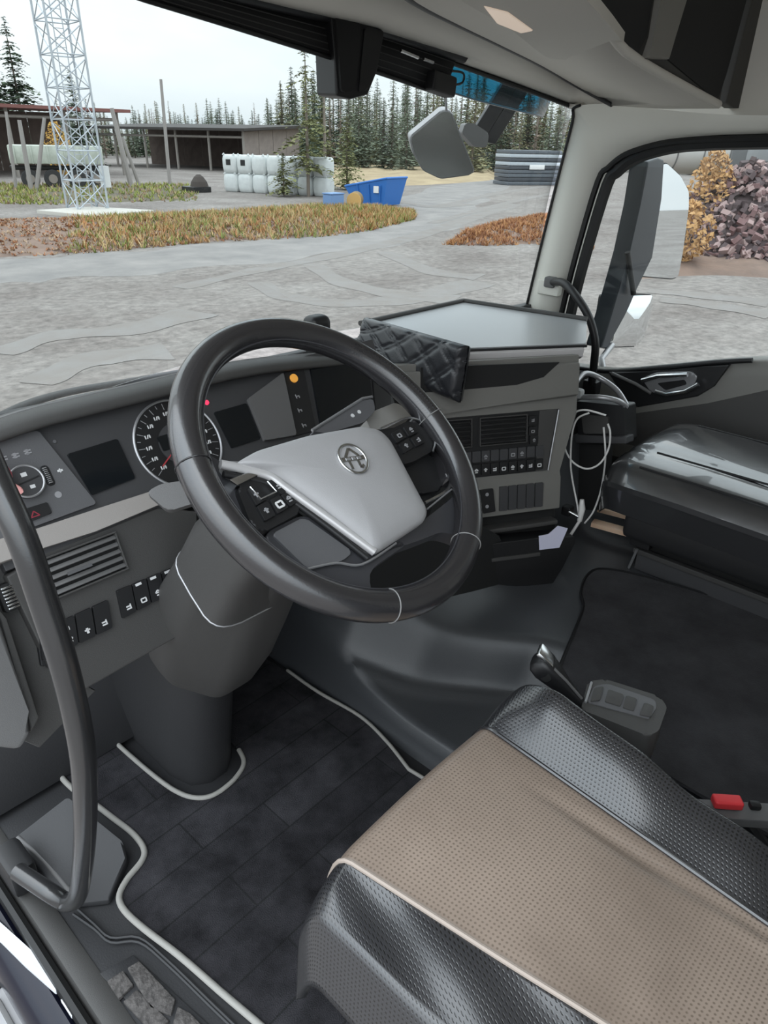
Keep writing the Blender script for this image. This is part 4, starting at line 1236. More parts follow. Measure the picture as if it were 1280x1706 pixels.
rs_ = spline([zmat(p, Z0+0.03) for p in [(478, 1104), (530, 1140), (600, 1180), (645, 1222), (682, 1268)]], 6)
tube('piping', [p+Vector((0, 0, -0.026)) for p in rs_] + [Vector((0.92, 0.62, Z0+0.003)), Vector((0.88, 0.50, Z0+0.003)), Vector((0.6, 0.455, Z0+0.003)), Vector((0.42, 0.44, Z0+0.003)), Vector((0.37, 0.46, Z0+0.003))], 0.0045, M['piping'], FM, 8)

CM = thing('carpet_mat', (1.45, 0.3, 0.2), 'plain black floor mat covering the raised floor before the passenger seat', 'floor mat')
zt = 0.209
pts = [zmat(p, zt) for p in [(925, 1130), (942, 1088), (958, 1050), (972, 1012), (968, 990), (973, 968), (985, 953), (1004, 948), (1055, 956), (1160, 985), (1290, 1025)]]
loop = spline(pts, 4) + [Vector((1.80, -0.5, zt)), Vector((1.10, -0.5, zt)), Vector((1.12, 0.40, zt))]
# keep the mat on the flat top of the tunnel
bm = bmesh.new()
f = bm.faces.new([bm.verts.new(p) for p in loop])
r = bmesh.ops.extrude_face_region(bm, geom=[f])
for v in [g_ for g_ in r['geom'] if isinstance(g_, bmesh.types.BMVert)]:
    v.co.z -= 0.008
bmesh.ops.triangulate(bm, faces=[x for x in bm.faces if len(x.verts) > 4])
finish('carpet', bm, M['mat_carpet'], CM, smooth=None)
tube('bound_edge', [p+Vector((0, 0, 0.001)) for p in spline(pts, 4)], 0.004, M['black'], CM, 6)
# ================================================================== overhead shelf above the windscreen
OS = thing('overhead_shelf', (1.24, 0.95, 1.50), 'beige overhead shelf with dark open compartments and a reading lamp', 'shelf')
YE = 0.80
E_px = [(700, -230), (840, -130), (905, -70), (970, 0), (1018, 52), (1066, 100), (1200, 174)]
E_ = [on(x, y, 'y', YE) for x, y in E_px]
E_.insert(0, Vector((0.55, YE, E_[0].z+0.01))); E_.insert(0, Vector((0.22, YE, E_[0].z)))
Es = spline(E_, 4)
Gz = [p+Vector((0, -0.006, 0.004)) for p in Gs]
bm = bmesh.new()
rowm = [a.lerp(b, 0.5)+Vector((0, 0, -0.004)) for a, b in zip(Gz, Es)]
bm_loft(bm, [Gz, rowm, Es], closed=False)
o = finish('shelf_bottom', bm, 'liner', OS, smooth=60)
s = o.modifiers.new('s', 'SOLIDIFY'); s.thickness = 0.01; s.offset = 1
tube('front_groove', [p+Vector((0, 0.0, -0.002)) for p in Gs], 0.007, M['black'], OS, 8)
tube('rear_lip', [p+Vector((0, 0.004, 0)) for p in Es], 0.010, M['liner'], OS, 10)
# rear face with compartments
FE = Frame((1.24, YE+0.005, 1.6), (1, 0, 0), (0, -1, 0))
bm = bmesh.new()
bm_loft(bm, [[p+Vector((0, 0.003, 0.002)) for p in Es], [Vector((p.x, YE+0.003, 1.99)) for p in Es]], closed=False)
rf = finish('rear_face', bm, 'liner_dark', OS)
s = rf.modifiers.new('s', 'SOLIDIFY'); s.thickness = 0.01; s.offset = 1
def opening(px, dz):
    uv = FE.uvs(px, 0.006)
    return plate('compartment_opening', FE, rounded(uv, 0.012), -0.02, 0.006, M['black_matte'], OS, bevel=0.001)
opening([(985, -40), (1000, 20), (1062, 92), (1078, 60), (1095, -40)], 0)
opening([(1160, -60), (1112, 98), (1196, 168), (1212, 120), (1255, -40)], 0)
plate('compartment_rib', FE, FE.uvs([(1098, -40), (1082, 62), (1070, 98), (1108, 100), (1118, 60), (1150, -40)], 0.004), -0.01, 0.016, mat('taupe_rib_plastic', (0.22, 0.21, 0.19), 0.65), OS, bevel=0.005)
plate('end_panel', FE, FE.uvs([(1262, -60), (1204, 172), (1216, 180), (1330, 186), (1330, -60)], 0.004), -0.01, 0.014, M['liner_dark'], OS, bevel=0.005)
# raised lamp panel with reading lamp
lamp_pl = [on(x, y, 'z', 1.487) for x, y in [(560, -180), (690, -40), (780, 8), (850, 48), (905, 92), (922, 100), (985, 100), (1030, 92), (1046, 80), (1018, 45), (960, -20), (860, -140)]]
FLP = Frame(lamp_pl[4]+Vector((0, 0, 0.008)), (1, 0, 0), (0, 0, -1))
zs = sum(p.z for p in lamp_pl)/len(lamp_pl)
bm = bmesh.new()
pp_ = [Vector((a.x, a.y, 0)) for a in lamp_pl]
pp_ = [Vector((x, y, 0)) for x, y in rounded([(a.x, a.y) for a in pp_], 0.03)]
def gzv(p):
    # local height of the shelf bottom
    best = min(range(len(Gz)), key=lambda i: abs(Gz[i].x-p.x))
    a, b = Gz[best], Es[best]
    t_ = max(0, min(1, (a.y-p.y)/max(0.01, a.y-b.y)))
    return a.z+(b.z-a.z)*t_
bm_prism(bm, [Vector((p.x, p.y, 1.505)) for p in pp_], [Vector((p.x, p.y, 1.487)) for p in pp_], 0.006)
lpn = finish('lamp_panel', bm, 'liner', OS, wn=True)
ll = [on(x, y, 'z', 1.485) for x, y in [(806, 12), (846, 22), (888, 52), (868, 56), (828, 40)]]
bm = bmesh.new()
bm_prism(bm, [p+Vector((0, 0, 0.01)) for p in ll], ll, 0.002)
finish('reading_lamp', bm, M['lens'], lpn, label='small warm frosted reading lamp')
# faint panel line moulded in the header strip
# ================================================================== sun blind, camera housing
SB = thing('roller_sun_blind', (1.0, 1.40, 1.5), 'dark mesh roller blind pulled a little way down over the windscreen', 'sun blind')
M['mesh'] = glass_mat('dark_blind_mesh', (0.10, 0.10, 0.11), 0.3, 0.4)
def blind(a, x0, x1, inset):
    pass
lowb = []
for px, py in [(150, -28), (240, 0), (390, 46), (545, 95), (640, 125), (740, 160)]:
    p = on(px, py, 'y', 1.40)
    lowb.append(p)
lowb = [Vector((0.40, 1.37, lowb[0].z+0.005))] + lowb
lb = spline(lowb, 4)
ub = [Vector((p.x+0.01, ws_top(p.x).y-0.05, ws_top(p.x).z+0.01)) for p in lb]
bm = bmesh.new()
bm_loft(bm, [lb, [a.lerp(b, 0.5) for a, b in zip(lb, ub)], ub], closed=False)
sh = finish('blind_sheet', bm, mat('dark_blind_fabric', (0.012, 0.012, 0.013), 0.7), SB)
s = sh.modifiers.new('s', 'SOLIDIFY'); s.thickness = 0.0015
# stripes moulded in the blind
for k in range(1, 6):
    tube('blind_rib', [a.lerp(b, k/6.5)+Vector((0, -0.002, 0)) for a, b in zip(lb, ub)], 0.0012, M['dash'], sh, 5)
tube('bottom_bar', [p+Vector((0, -0.003, 0)) for p in lb], 0.005, M['black'], SB, 8)
tube('blind_roller', [Vector((p.x, p.y-0.022, p.z-0.010)) for p in ub], 0.016, M['black'], SB, 10)
q = on(735, 140, 'y', 1.38)
box('roller_end', q, (0.10, 0.035, 0.05), M['black'], SB, rot=Matrix.Rotation(0.12, 3, 'Y'), bevel=0.008)
for a, b in [((668, 84), (697, 96)), ((706, 98), (722, 104))]:
    tube('roller_clip', [on(*a, 'y', 1.355), on(*b, 'y', 1.355)], 0.004, M['chrome'], SB, 6)
cord = spline([on(752, 118, 'y', 1.37), on(772, 122, 'y', 1.37), on(770, 138, 'y', 1.37), on(750, 142, 'y', 1.37)], 5)
tube('pull_loop', cord, 0.003, M['black'], SB, 6)

CH = thing('windscreen_camera', (1.38, 1.36, 1.4), 'black angular camera housing hanging at the top of the windscreen', 'camera')
CF = Frame(on(590, 90, 'y', 1.36), (1, -0.25, 0), (-0.3, -1, -0.05))
ho = CF.uvs([(546, 0), (642, 52), (630, 118), (614, 158), (584, 166), (560, 160), (558, 90)], 0.0)
bm = bmesh.new()
c_ = Vector((sum(p[0] for p in ho)/len(ho), sum(p[1] for p in ho)/len(ho)))
bm_prism(bm, [CF.p(u, v, -0.10) for u, v in ho], [CF.p(u, v, 0.0) for u, v in ho], 0.006)
finish('housing', bm, 'black', CH, wn=True)
plate('housing_cover', CF, rounded(CF.uvs([(556, 20), (600, 40), (594, 110), (588, 152), (566, 154), (562, 95)], 0.0), 0.01), -0.01, 0.010, M['black_matte'], CH, bevel=0.008)
plate('housing_cheek', CF, rounded(CF.uvs([(606, 46), (634, 60), (624, 115), (610, 150), (596, 154)], 0.0), 0.006), -0.01, 0.006, M['black'], CH, bevel=0.004)

# ================================================================== right door details
AR = plate('armrest_trim', DF, [DF.uv(x, y, 0.02) for x, y in [(1010, 620), (1085, 620), (1165, 612), (1215, 608), (1188, 645), (1160, 662), (1060, 680), (1040, 668)]], -0.03, 0.012, M['black'], DOOR, bevel=0.006)
hd = plate('door_handle', DF, rounded(DF.uvs([(1066, 632), (1090, 622), (1148, 620), (1160, 628), (1150, 652), (1100, 660), (1082, 655)], 0.03), 0.01), 0.0, 0.016, M['satin'], DOOR, bevel=0.006, label='satin silver door handle')
plate('handle_cup', DF, rounded(DF.uvs([(1092, 640), (1138, 634), (1142, 642), (1106, 652)], 0.032), 0.006), 0.01, 0.018, M['black'], hd, bevel=0.001)
tube('handle_lever', [DF.p(*DF.uv(x, y, 0.036), 0.036) for x, y in [(1070, 634), (1096, 627), (1146, 624)]], 0.008, M['chrome'], hd, 10)
tube('handle_lever', [DF.p(*DF.uv(x, y, 0.036), 0.036) for x, y in [(1092, 652), (1110, 657), (1142, 652), (1164, 640)]], 0.007, M['chrome'], hd, 10)
tube('armrest_edge', [DF.p(*DF.uv(x, y, 0.022), 0.022) for x, y in [(1020, 622), (1060, 640), (1085, 655)]], 0.006, M['dash_mid'], DOOR, 8)
tube('belt_moulding', [Vector((2.262, y, z+0.002)) for y, z in belt if y > 0.55], 0.008, M['black'], DOOR, 8)
plate('door_pocket', DF, DF.uvs([(960, 700), (1050, 690), (1180, 672), (1280, 650), (1400, 640), (1400, 900), (960, 900)], 0.004), -0.01, 0.006, M['dash'], DOOR, bevel=0.004)

# passenger-side grab handle on the pillar
PH = thing('pillar_grab_handle', on(925, 470, 'x', 2.20), 'short black bent grab handle on the far windscreen pillar', 'grab handle')
hp = [on(922, 470, 'x', 2.22), on(940, 472, 'x', 2.17), on(962, 496, 'x', 2.14), on(982, 530, 'x', 2.13), on(992, 570, 'x', 2.13), on(990, 605, 'x', 2.14), on(986, 640, 'x', 2.16)]
tube('bar', spline(hp, 6), 0.013, M['black'], PH, 12)
box('mount', on(918, 470, 'x', 2.225), (0.03, 0.04, 0.035), M['dash_mid'], PH, bevel=0.006)
box('mount', on(986, 645, 'x', 2.17), (0.04, 0.05, 0.05), M['black'], PH, bevel=0.006)

# ================================================================== cup holder, cables, paper at the right end of the dash
CHD = thing('cup_holder', (1.95, 0.88, 0.55), 'black cup holder bracket with a pale curved rim at the dash end', 'cup holder')
HX = 1.86
def hx(x, y, d=0.0):
    return on(x, y, 'x', HX+d)
rim_ = spline([hx(958, 640), hx(975, 622, 0.06), hx(1000, 630, 0.10), hx(1028, 650, 0.10), hx(1045, 676, 0.08)], 6)
tube('outer_rim', rim_, 0.008, M['satin'], CHD, 8)
tube('cross_bar', spline([hx(962, 662), hx(1000, 662), hx(1030, 668, 0.03), hx(1044, 678, 0.06)], 6), 0.008, M['satin'], CHD, 8)
HF = Frame(hx(1000, 700, 0.03), (0, -1, 0), (-1, 0, 0.1))
plate('holder_body', HF, rounded(HF.uvs([(958, 668), (1040, 676), (1042, 738), (965, 735)], 0.0), 0.008), -0.08, 0.0, M['black'], CHD, bevel=0.006)
plate('holder_plate', HF, rounded(HF.uvs([(970, 690), (1015, 694), (1015, 722), (974, 722)], 0.004), 0.006), -0.01, 0.010, M['dash'], CHD, bevel=0.004)
plate('holder_ledge', HF, HF.uvs([(958, 724), (1044, 728), (1044, 740), (958, 738)], 0.02), -0.03, 0.02, M['panel_dark'], CHD, bevel=0.004)
box('pale_bung', hx(963, 655), (0.03, 0.035, 0.03), mat('pale_grey_rubber', (0.45, 0.46, 0.46), 0.5), CHD, bevel=0.01)
plate('holder_stem', HF, HF.uvs([(965, 738), (1010, 740), (1002, 850), (962, 850)], -0.03), -0.08, -0.03, M['black_matte'], CHD, bevel=0.004)
def cab(px, xx, r=0.0028):
    return tube('charging_cable', spline([on(x, y, 'x', xx+d) for x, y, d in px], 8), r, M['cable'], None, 8)
c1 = cab([(1010, 692, 0.0), (975, 683, -0.02), (955, 690, -0.03), (941, 712, -0.04), (941, 745, -0.04), (955, 770, -0.04), (978, 781, -0.03), (1000, 772, -0.02), (1014, 748, 0.0), (1017, 722, 0.0), (1013, 706, 0.0)], 1.80)
tag(c1, 'thin white cable looped in a circle over the cup holder', 'cable')
c2 = cab([(982, 688, -0.02), (962, 698, -0.03), (953, 725, -0.04), (951, 770, -0.04), (954, 800, -0.04), (962, 840, -0.05), (965, 862, -0.05)], 1.795)
tag(c2, 'thin white cable hanging straight down left of the cable loop', 'cable')
c3 = cab([(1006, 712, 0.0), (1009, 760, 0.0), (1003, 810, 0.0), (990, 850, -0.02), (974, 872, -0.04)], 1.81)
tag(c3, 'thin white cable sagging down right of the cable loop', 'cable')
PLG = thing('cable_plug', on(965, 860, 'x', 1.74), 'white plug and thick lead hanging over the storage bin', 'plug')
tube('lead', spline([on(966, 868, 'x', 1.735), on(955, 885, 'x', 1.72), on(945, 900, 'x', 1.71), on(935, 912, 'x', 1.70)], 5), 0.0045, M['cable'], PLG, 8)
tube('plug_body', [on(970, 832, 'x', 1.745), on(970, 848, 'x', 1.742), on(966, 868, 'x', 1.735)], [0.006, 0.010, 0.007], M['cable'], PLG, 12)
tube('plug_prong', [on(948, 852, 'x', 1.73), on(966, 862, 'x', 1.735)], 0.005, M['chrome'], PLG, 8)
box('socket', on(946, 850, 'x', 1.74), (0.03, 0.03, 0.03), M['black'], PLG, bevel=0.006)
PF = Frame(B.p(*B.uv(925, 893, 0.056), 0.056), B.u, B.n)
pa = plate('folded_paper', PF, PF.uvs([(898, 893), (914, 890), (930, 876), (946, 880), (932, 912), (899, 916)], 0.0), -0.0015, 0.0015, M['paper'], None, bevel=0)
tag(pa, 'crumpled pale lilac paper tucked in the storage bin', 'paper')
# wooden strips on the far floor
for i, (a, b, w) in enumerate([((998, 843), (1064, 860), 0.03), ((988, 867), (1058, 886), 0.034)]):
    p0 = on(*a, 'z', 0.26); p1 = on(*b, 'z', 0.26)
    d = (p1-p0); sd = Vector((-d.y, d.x, 0)).normalized()*w/2
    bm = bmesh.new()
    lo_ = [p0-sd, p1-sd, p1+sd, p0+sd]
    bm_prism(bm, [p+Vector((0, 0, -0.015)) for p in lo_], lo_, 0.002)
    s_ = finish('wooden_strip', bm, mat('pale_orange_wood', (0.85, 0.55, 0.36), 0.35, var=(30, 0.2, (0.9, 0.68, 0.50))))
    tag(s_, ['pale wooden strip on the floor before the passenger seat, farther one', 'pale wooden strip on the floor before the passenger seat, nearer one'][i], 'wood strip', 'wooden strips by the passenger seat')
box_ = on(985, 905, 'z', 0.215)

# ================================================================== door sill and entry steps, bottom left
SILL = thing('door_sill', (0.17, 0.85, 0.0), 'dark blue painted door sill with glossy moulding at the open door', 'door sill')
def sill_run(name, prof_, m, y0=0.2, y1=1.6):
    bm = bmesh.new()
    bm_loft(bm, [[Vector((x+sl_*(y-0.9), y, z)) for x, z in prof_] for y in (y0, 0.6, 0.9, 1.2, y1)])
    return finish(name, bm, m, SILL, smooth=40)
sl_ = 0.0
sill_run('inner_moulding', [(0.158, -0.02), (0.166, 0.010), (0.185, 0.013), (0.205, 0.003), (0.205, -0.03), (0.158, -0.03)], M['dash'])
sill_run('rubber_seal', [(0.140, -0.02), (0.142, 0.002), (0.150, 0.008), (0.158, 0.002), (0.160, -0.02)], M['seal'])
sill_run('painted_sill', [(0.085, -0.10), (0.090, -0.055), (0.108, -0.030), (0.134, -0.022), (0.142, -0.03), (0.142, -0.12), (0.085, -0.12)], M['bodypaint'])
pp_ = [on(x, y, 'z', -0.012) for x, y in [(-30, 1512), (0, 1536), (60, 1590), (104, 1640), (92, 1652), (40, 1606), (0, 1566), (-30, 1545)]]
bm = bmesh.new()
bm_prism(bm, [p+Vector((0, 0, -0.01)) for p in pp_], pp_, 0.003)
finish('sill_reflection', bm, M['sill_glint'], SILL)  # thin white piece in place of a reflection on the paint
pp_ = [on(x, y, 'z', -0.012) for x, y in [(100, 1664), (122, 1662), (140, 1690), (118, 1692)]]
bm = bmesh.new()
bm_prism(bm, [p+Vector((0, 0, -0.01)) for p in pp_], pp_, 0.002)
finish('sill_reflection', bm, M['sill_glint'], SILL)
bm = bmesh.new()
bm_box(bm, (0.12, 0.85, -0.72), (0.03, 1.5, 1.2), None, 0.004)
finish('side_skin', bm, M['bodypaint'], SILL)
ES = thing('entry_step', (0.02, 0.9, -0.45), 'grey metal entry step below the painted door sill', 'step')
box('tread', (0.0, 0.95, -0.42), (0.22, 0.55, 0.03), M['satin'], ES, bevel=0.006)
for k in range(6):
    box('tread_bar', (-0.09+0.035*k, 0.95, -0.40), (0.010, 0.5, 0.02), M['dash_mid'], ES, bevel=0.002)
box('side_plate', (0.0, 1.23, -0.5), (0.24, 0.02, 0.2), M['black'], ES, bevel=0.004)
box('side_plate', (0.0, 0.67, -0.5), (0.24, 0.02, 0.2), M['black'], ES, bevel=0.004)

# footwell tread and rest on the driver's left
FT = thing('footwell_tread', (0.25, 0.72, 0.0), 'grey gritty rubber tread panel beside the mat edge', 'tread panel')
M['grit'] = mat('gritty_grey_tread', (0.045, 0.041, 0.039), 0.8, bump=(150, 0.8, 2, 0.003), var=(110, 0.14, (0.12, 0.11, 0.105)))
zt_ = 0.004
rg = [on(x, y, 'z', zt_) for x, y in [(165, 1622), (222, 1590), (450, 1800), (345, 1800)]]
bm = bmesh.new(); bm_prism(bm, [p+Vector((0, 0, -0.006)) for p in rg], rg, 0.002)
finish('base', bm, M['rubber'], FT)
for quad in [[(178, 1634), (205, 1616), (222, 1640), (198, 1664)], [(212, 1612), (232, 1600), (292, 1664), (285, 1690), (250, 1680)], [(205, 1668), (228, 1648), (282, 1700), (256, 1722)], [(296, 1676), (318, 1688), (372, 1744), (340, 1752), (288, 1704)]]:
    rg = [on(x, y, 'z', zt_+0.006) for x, y in quad]
    bm = bmesh.new(); bm_prism(bm, [p+Vector((0, 0, -0.006)) for p in rg], rg, 0.002)
    finish('tread_block', bm, M['grit'], FT)
FR = thing('foot_rest', (0.28, 1.08, 0.0), 'dark moulded foot rest plate behind the long grab handle', 'foot rest')
bm = bmesh.new()
q_ = [on(22, 1395, 'z', 0.03), on(112, 1325, 'z', 0.12), on(205, 1400, 'z', 0.05), on(212, 1430, 'z', 0.02), on(182, 1500, 'z', 0.014), on(110, 1508, 'z', 0.014)]
bm_prism(bm, [Vector((p.x, p.y, 0.003)) for p in q_], q_, 0.006)
finish('rest_plate', bm, M['rubber'], FR, wn=True)
tube('rest_edge', spline([on(30, 1395, 'z', 0.035), on(70, 1430, 'z', 0.03), on(122, 1490, 'z', 0.025)], 5), 0.005, M['dash_mid'], FR, 8)
for dx in (0, 8):
    tube('moulded_rib', spline([on(130-dx, 1515+dx, 'z', 0.006), on(158, 1540+dx, 'z', 0.006), on(185, 1562+dx, 'z', 0.006), on(232, 1562+dx, 'z', 0.006), on(280, 1600+dx, 'z', 0.006), on(350, 1668+dx, 'z', 0.006), on(400, 1716+dx, 'z', 0.006)], 4), 0.003, M['rubber'], FR, 6)
# ================================================================== outside: truck mirrors and wiper
ZG0 = -1.5
random.seed(7)
_mat0 = mat
def mat(name, col, rough=0.5, **k):
    e = 1.0
    if k.get('var'):
        k['var'] = (k['var'][0], k['var'][1], tuple(c*e for c in k['var'][2]))
    return _mat0(name, tuple(c*e for c in col), rough, **k)
# front view mirror on its arm, outside the windscreen
FMI = thing('front_view_mirror', (1.95, 1.70, 1.45), 'grey framed front view mirror on a black arm outside the windscreen', 'mirror')
MF = Frame(on(740, 245, 'y', 1.68), (1, -0.55, 0), (-0.62, -0.75, -0.22))
mo = rounded(MF.uvs([(682, 228), (738, 182), (752, 184), (792, 285), (786, 292), (735, 299), (705, 285), (688, 255)], 0.0), 0.012)
mp_ = plate('housing', MF, mo, -0.05, -0.004, mat('grey_mirror_shell', (0.30, 0.30, 0.31), 0.4), FMI, bevel=0.006)
mc = Vector((sum(p[0] for p in mo)/len(mo), sum(p[1] for p in mo)/len(mo)))
plate('mirror_glass', MF, [(mc.x+(u-mc.x)*0.95, mc.y+(v-mc.y)*0.95) for u, v in mo], -0.006, 0.0, _mat0('dusty_mirror_glass', (0.66, 0.66, 0.65), 0.16, metal=0.85), FMI, bevel=0)
AF = Frame(on(835, 190, 'y', 1.62), (1, -0.5, 0), (-0.6, -0.8, 0))
for quad in [[(845, 128), (866, 136), (812, 226), (790, 216)], [(866, 138), (884, 148), (826, 240), (806, 236)]]:
    plate('arm', AF, AF.uvs(quad, 0.0), -0.03, 0.0, M['black'], FMI, bevel=0.004)
plate('joint', AF, rounded(AF.uvs([(790, 205), (815, 222), (812, 246), (790, 244), (770, 222), (775, 205)], 0.005), 0.008), -0.05, 0.005, M['dash_mid'], FMI, bevel=0.005)
tube('stay_rod', [on(742, 150, 'y', 1.64), on(744, 183, 'y', 1.66)], 0.004, M['satin'], FMI, 6)

# tinted outside sun visor
VIS = thing('outside_sun_visor', (1.24, 1.6, 1.5), 'teal tinted sun visor fixed outside along the top of the windscreen', 'sun visor')
_ve = [on(240, -90, 'y', 1.56), on(545, 20, 'y', 1.60), on(735, 160, 'y', 1.57), on(800, 177, 'y', 1.53), on(880, 194, 'y', 1.45), on(955, 204, 'y', 1.38)]
def vis_z(x):
    if x <= _ve[0].x: return _ve[0].z
    for a_, b_ in zip(_ve, _ve[1:]):
        if x <= b_.x:
            return a_.z+(b_.z-a_.z)*(x-a_.x)/(b_.x-a_.x)
    return _ve[-1].z
bm = bmesh.new()
def vz(a, b):
    x = 0.30+1.98*a
    k = (x-XC)/XH
    y0 = 1.60-0.20*k*k
    return Vector((x, y0-0.08*b, vis_z(x)+0.17*b))
bm_grid(bm, 25, 4, vz)
v_ = finish('visor_blade', bm, M['tint'], VIS, smooth=60)
s = v_.modifiers.new('s', 'SOLIDIFY'); s.thickness = 0.004
tube('visor_edge', [vz(k/24, 0) for k in range(25)], 0.003, M['satin'], VIS, 6)
for x in (0.5, 1.3, 2.0):
    box('visor_bracket', vz((x-0.3)/1.98, 0.9)+Vector((0, -0.02, 0.02)), (0.03, 0.06, 0.04), M['black'], VIS, bevel=0.005)

WP = thing('windscreen_wiper', (0.6, 1.67, 0.75), 'black windscreen wiper resting along the bottom of the glass', 'wiper')
wb = [on(-60, 722, 'y', 1.60), on(8, 690, 'y', 1.63), on(60, 668, 'y', 1.655), on(130, 650, 'y', 1.675), on(225, 634, 'y', 1.69), on(330, 615, 'y', 1.70)]
tube('blade', spline(wb, 5), 0.014, M['black'], WP, 8, flat=0.6)
tube('wiper_arm', spline([p+Vector((0.02, 0.02, -0.03)) for p in wb], 5), 0.012, mat('dark_teal_painted_metal', (0.03, 0.045, 0.05), 0.35), WP, 8)

# passenger-side mirrors on their post
RM_ = thing('door_mirror_pair', (2.6, 1.1, 0.5), 'large outside mirror above a smaller wide angle mirror on a black post', 'mirror')
YM = 1.10
post = [(1098, 262), (1108, 266), (1104, 330), (1088, 430), (1060, 480), (1046, 520), (1012, 582), (1002, 580), (1030, 490), (1050, 420), (1068, 340), (1080, 268)]
PFm = Frame(on(1060, 420, 'y', YM), (1, 0, 0), (0, -1, 0))
plate('post', PFm, PFm.uvs(post, 0.0), -0.06, 0.0, mat('dark_blue_grey_plastic', (0.030, 0.036, 0.045), 0.35), RM_, bevel=0.008)
PL2 = [(1086, 296), (1094, 276), (1112, 270), (1136, 292), (1150, 318), (1150, 345), (1140, 420), (1132, 462), (1122, 466), (1062, 461), (1064, 450), (1080, 400)]
mf = Frame(on(1105, 370, 'y', YM+0.02), (1, 0.30, 0), (-0.30, -1, 0.045))
mo = rounded(mf.uvs(PL2, 0.0), 0.012)
plate('main_housing', mf, mo, -0.10, -0.006, M['black'], RM_, bevel=0.01)
mc = Vector((sum(p[0] for p in mo)/len(mo), sum(p[1] for p in mo)/len(mo)))
plate('main_glass', mf, [(mc.x+(u-mc.x)*0.97, mc.y+(v-mc.y)*0.98) for u, v in mo], -0.01, -0.002, M['mirror'], RM_, bevel=0)
WPX = [(1024, 492), (1090, 490), (1090, 510), (1078, 560), (1062, 578), (1010, 580), (1016, 540)]
wf = Frame(on(1050, 535, 'y', YM), (1, 0.25, 0), (-0.25, -1, 0.10))
mo = rounded(wf.uvs(WPX, 0.0), 0.012)
plate('wide_housing', wf, mo, -0.07, -0.006, M['black'], RM_, bevel=0.008)
mc = Vector((sum(p[0] for p in mo)/len(mo), sum(p[1] for p in mo)/len(mo)))
bm = bmesh.new()
bm_loft(bm, [[wf.p(mc.x+(u-mc.x)*s, mc.y+(v-mc.y)*s, h) for u, v in mo] for s, h in [(0.96, -0.01), (0.96, -0.002), (0.75, 0.008), (0.5, 0.014), (0.25, 0.018), (0.05, 0.019)]])
finish('wide_glass', bm, M['mirror'], RM_, smooth=70)
tube('lower_stay', [on(1046, 420, 'y', YM), on(1056, 490, 'y', YM-0.02)], 0.010, M['black'], RM_, 8)
tube('lower_stay', [on(1020, 575, 'y', YM), on(1002, 598, 'y', YM-0.01), Vector((2.338, 1.06, 0.57))], 0.012, M['satin'], RM_, 8)

# ================================================================== the yard
def gnd(px, py):
    return on(px, py, 'z', ZG0)
def far(px, py, dist):
    d = ray(px, py)
    return CAM + d*(dist/math.hypot(d.x, d.y))
M['gravel'] = mat('grey_yard_gravel', (0.255, 0.235, 0.222), 0.95, spec=0.2, bump=(3.0, 0.7, 8, 0.08), var=(0.35, 0.16, (0.17, 0.150, 0.140)))
t = M['gravel'].node_tree
# second scale of colour: fine stones over the broad patches
b = t.nodes['Principled BSDF']
src = b.inputs['Base Color'].links[0].from_socket
cn = t.nodes.new('ShaderNodeTexCoord'); n2 = t.nodes.new('ShaderNodeTexNoise'); n2.inputs['Scale'].default_value = 5.0; n2.inputs['Detail'].default_value = 10; n2.inputs['Roughness'].default_value = 0.75
mr = t.nodes.new('ShaderNodeMapRange'); mr.inputs['From Min'].default_value = 0.32; mr.inputs['From Max'].default_value = 0.68; mr.inputs['To Min'].default_value = 0.6; mr.inputs['To Max'].default_value = 1.35
mx = t.nodes.new('ShaderNodeMix'); mx.data_type = 'RGBA'; mx.blend_type = 'MULTIPLY'; mx.inputs['Factor'].default_value = 1
t.links.new(cn.outputs['Object'], n2.inputs['Vector']); t.links.new(n2.outputs['Fac'], mr.inputs['Value']); t.links.new(src, mx.inputs['A']); t.links.new(mr.outputs['Result'], mx.inputs['B']); t.links.new(mx.outputs['Result'], b.inputs['Base Color'])
M['dirt'] = mat('reddish_brown_dirt', (0.25, 0.175, 0.14), 0.95, spec=0.2, bump=(2.5, 0.8, 8, 0.1), var=(1.2, 0.18, (0.17, 0.125, 0.105)))
M['track'] = mat('pale_compacted_gravel', (0.285, 0.268, 0.258), 0.95, spec=0.2, bump=(4.0, 0.5, 8, 0.05), var=(0.8, 0.2, (0.19, 0.182, 0.18)))
M['rut'] = mat('dark_wheel_rut', (0.215, 0.195, 0.182), 0.95, spec=0.2, var=(1.6, 0.14, (0.235, 0.222, 0.215)))

bm = bmesh.new()
def gz_(a, b):
    x = -120 + 420*a; y = -160+420*b
    r_ = math.hypot(x, y)
    return Vector((x, y, ZG0 + 0.3*noise.noise(Vector((x*0.02, y*0.02, 3)))*sstep(120, 200, r_)))
bm_grid(bm, 90, 90, gz_)
struct(finish('ground', bm, M['gravel'], smooth=80))

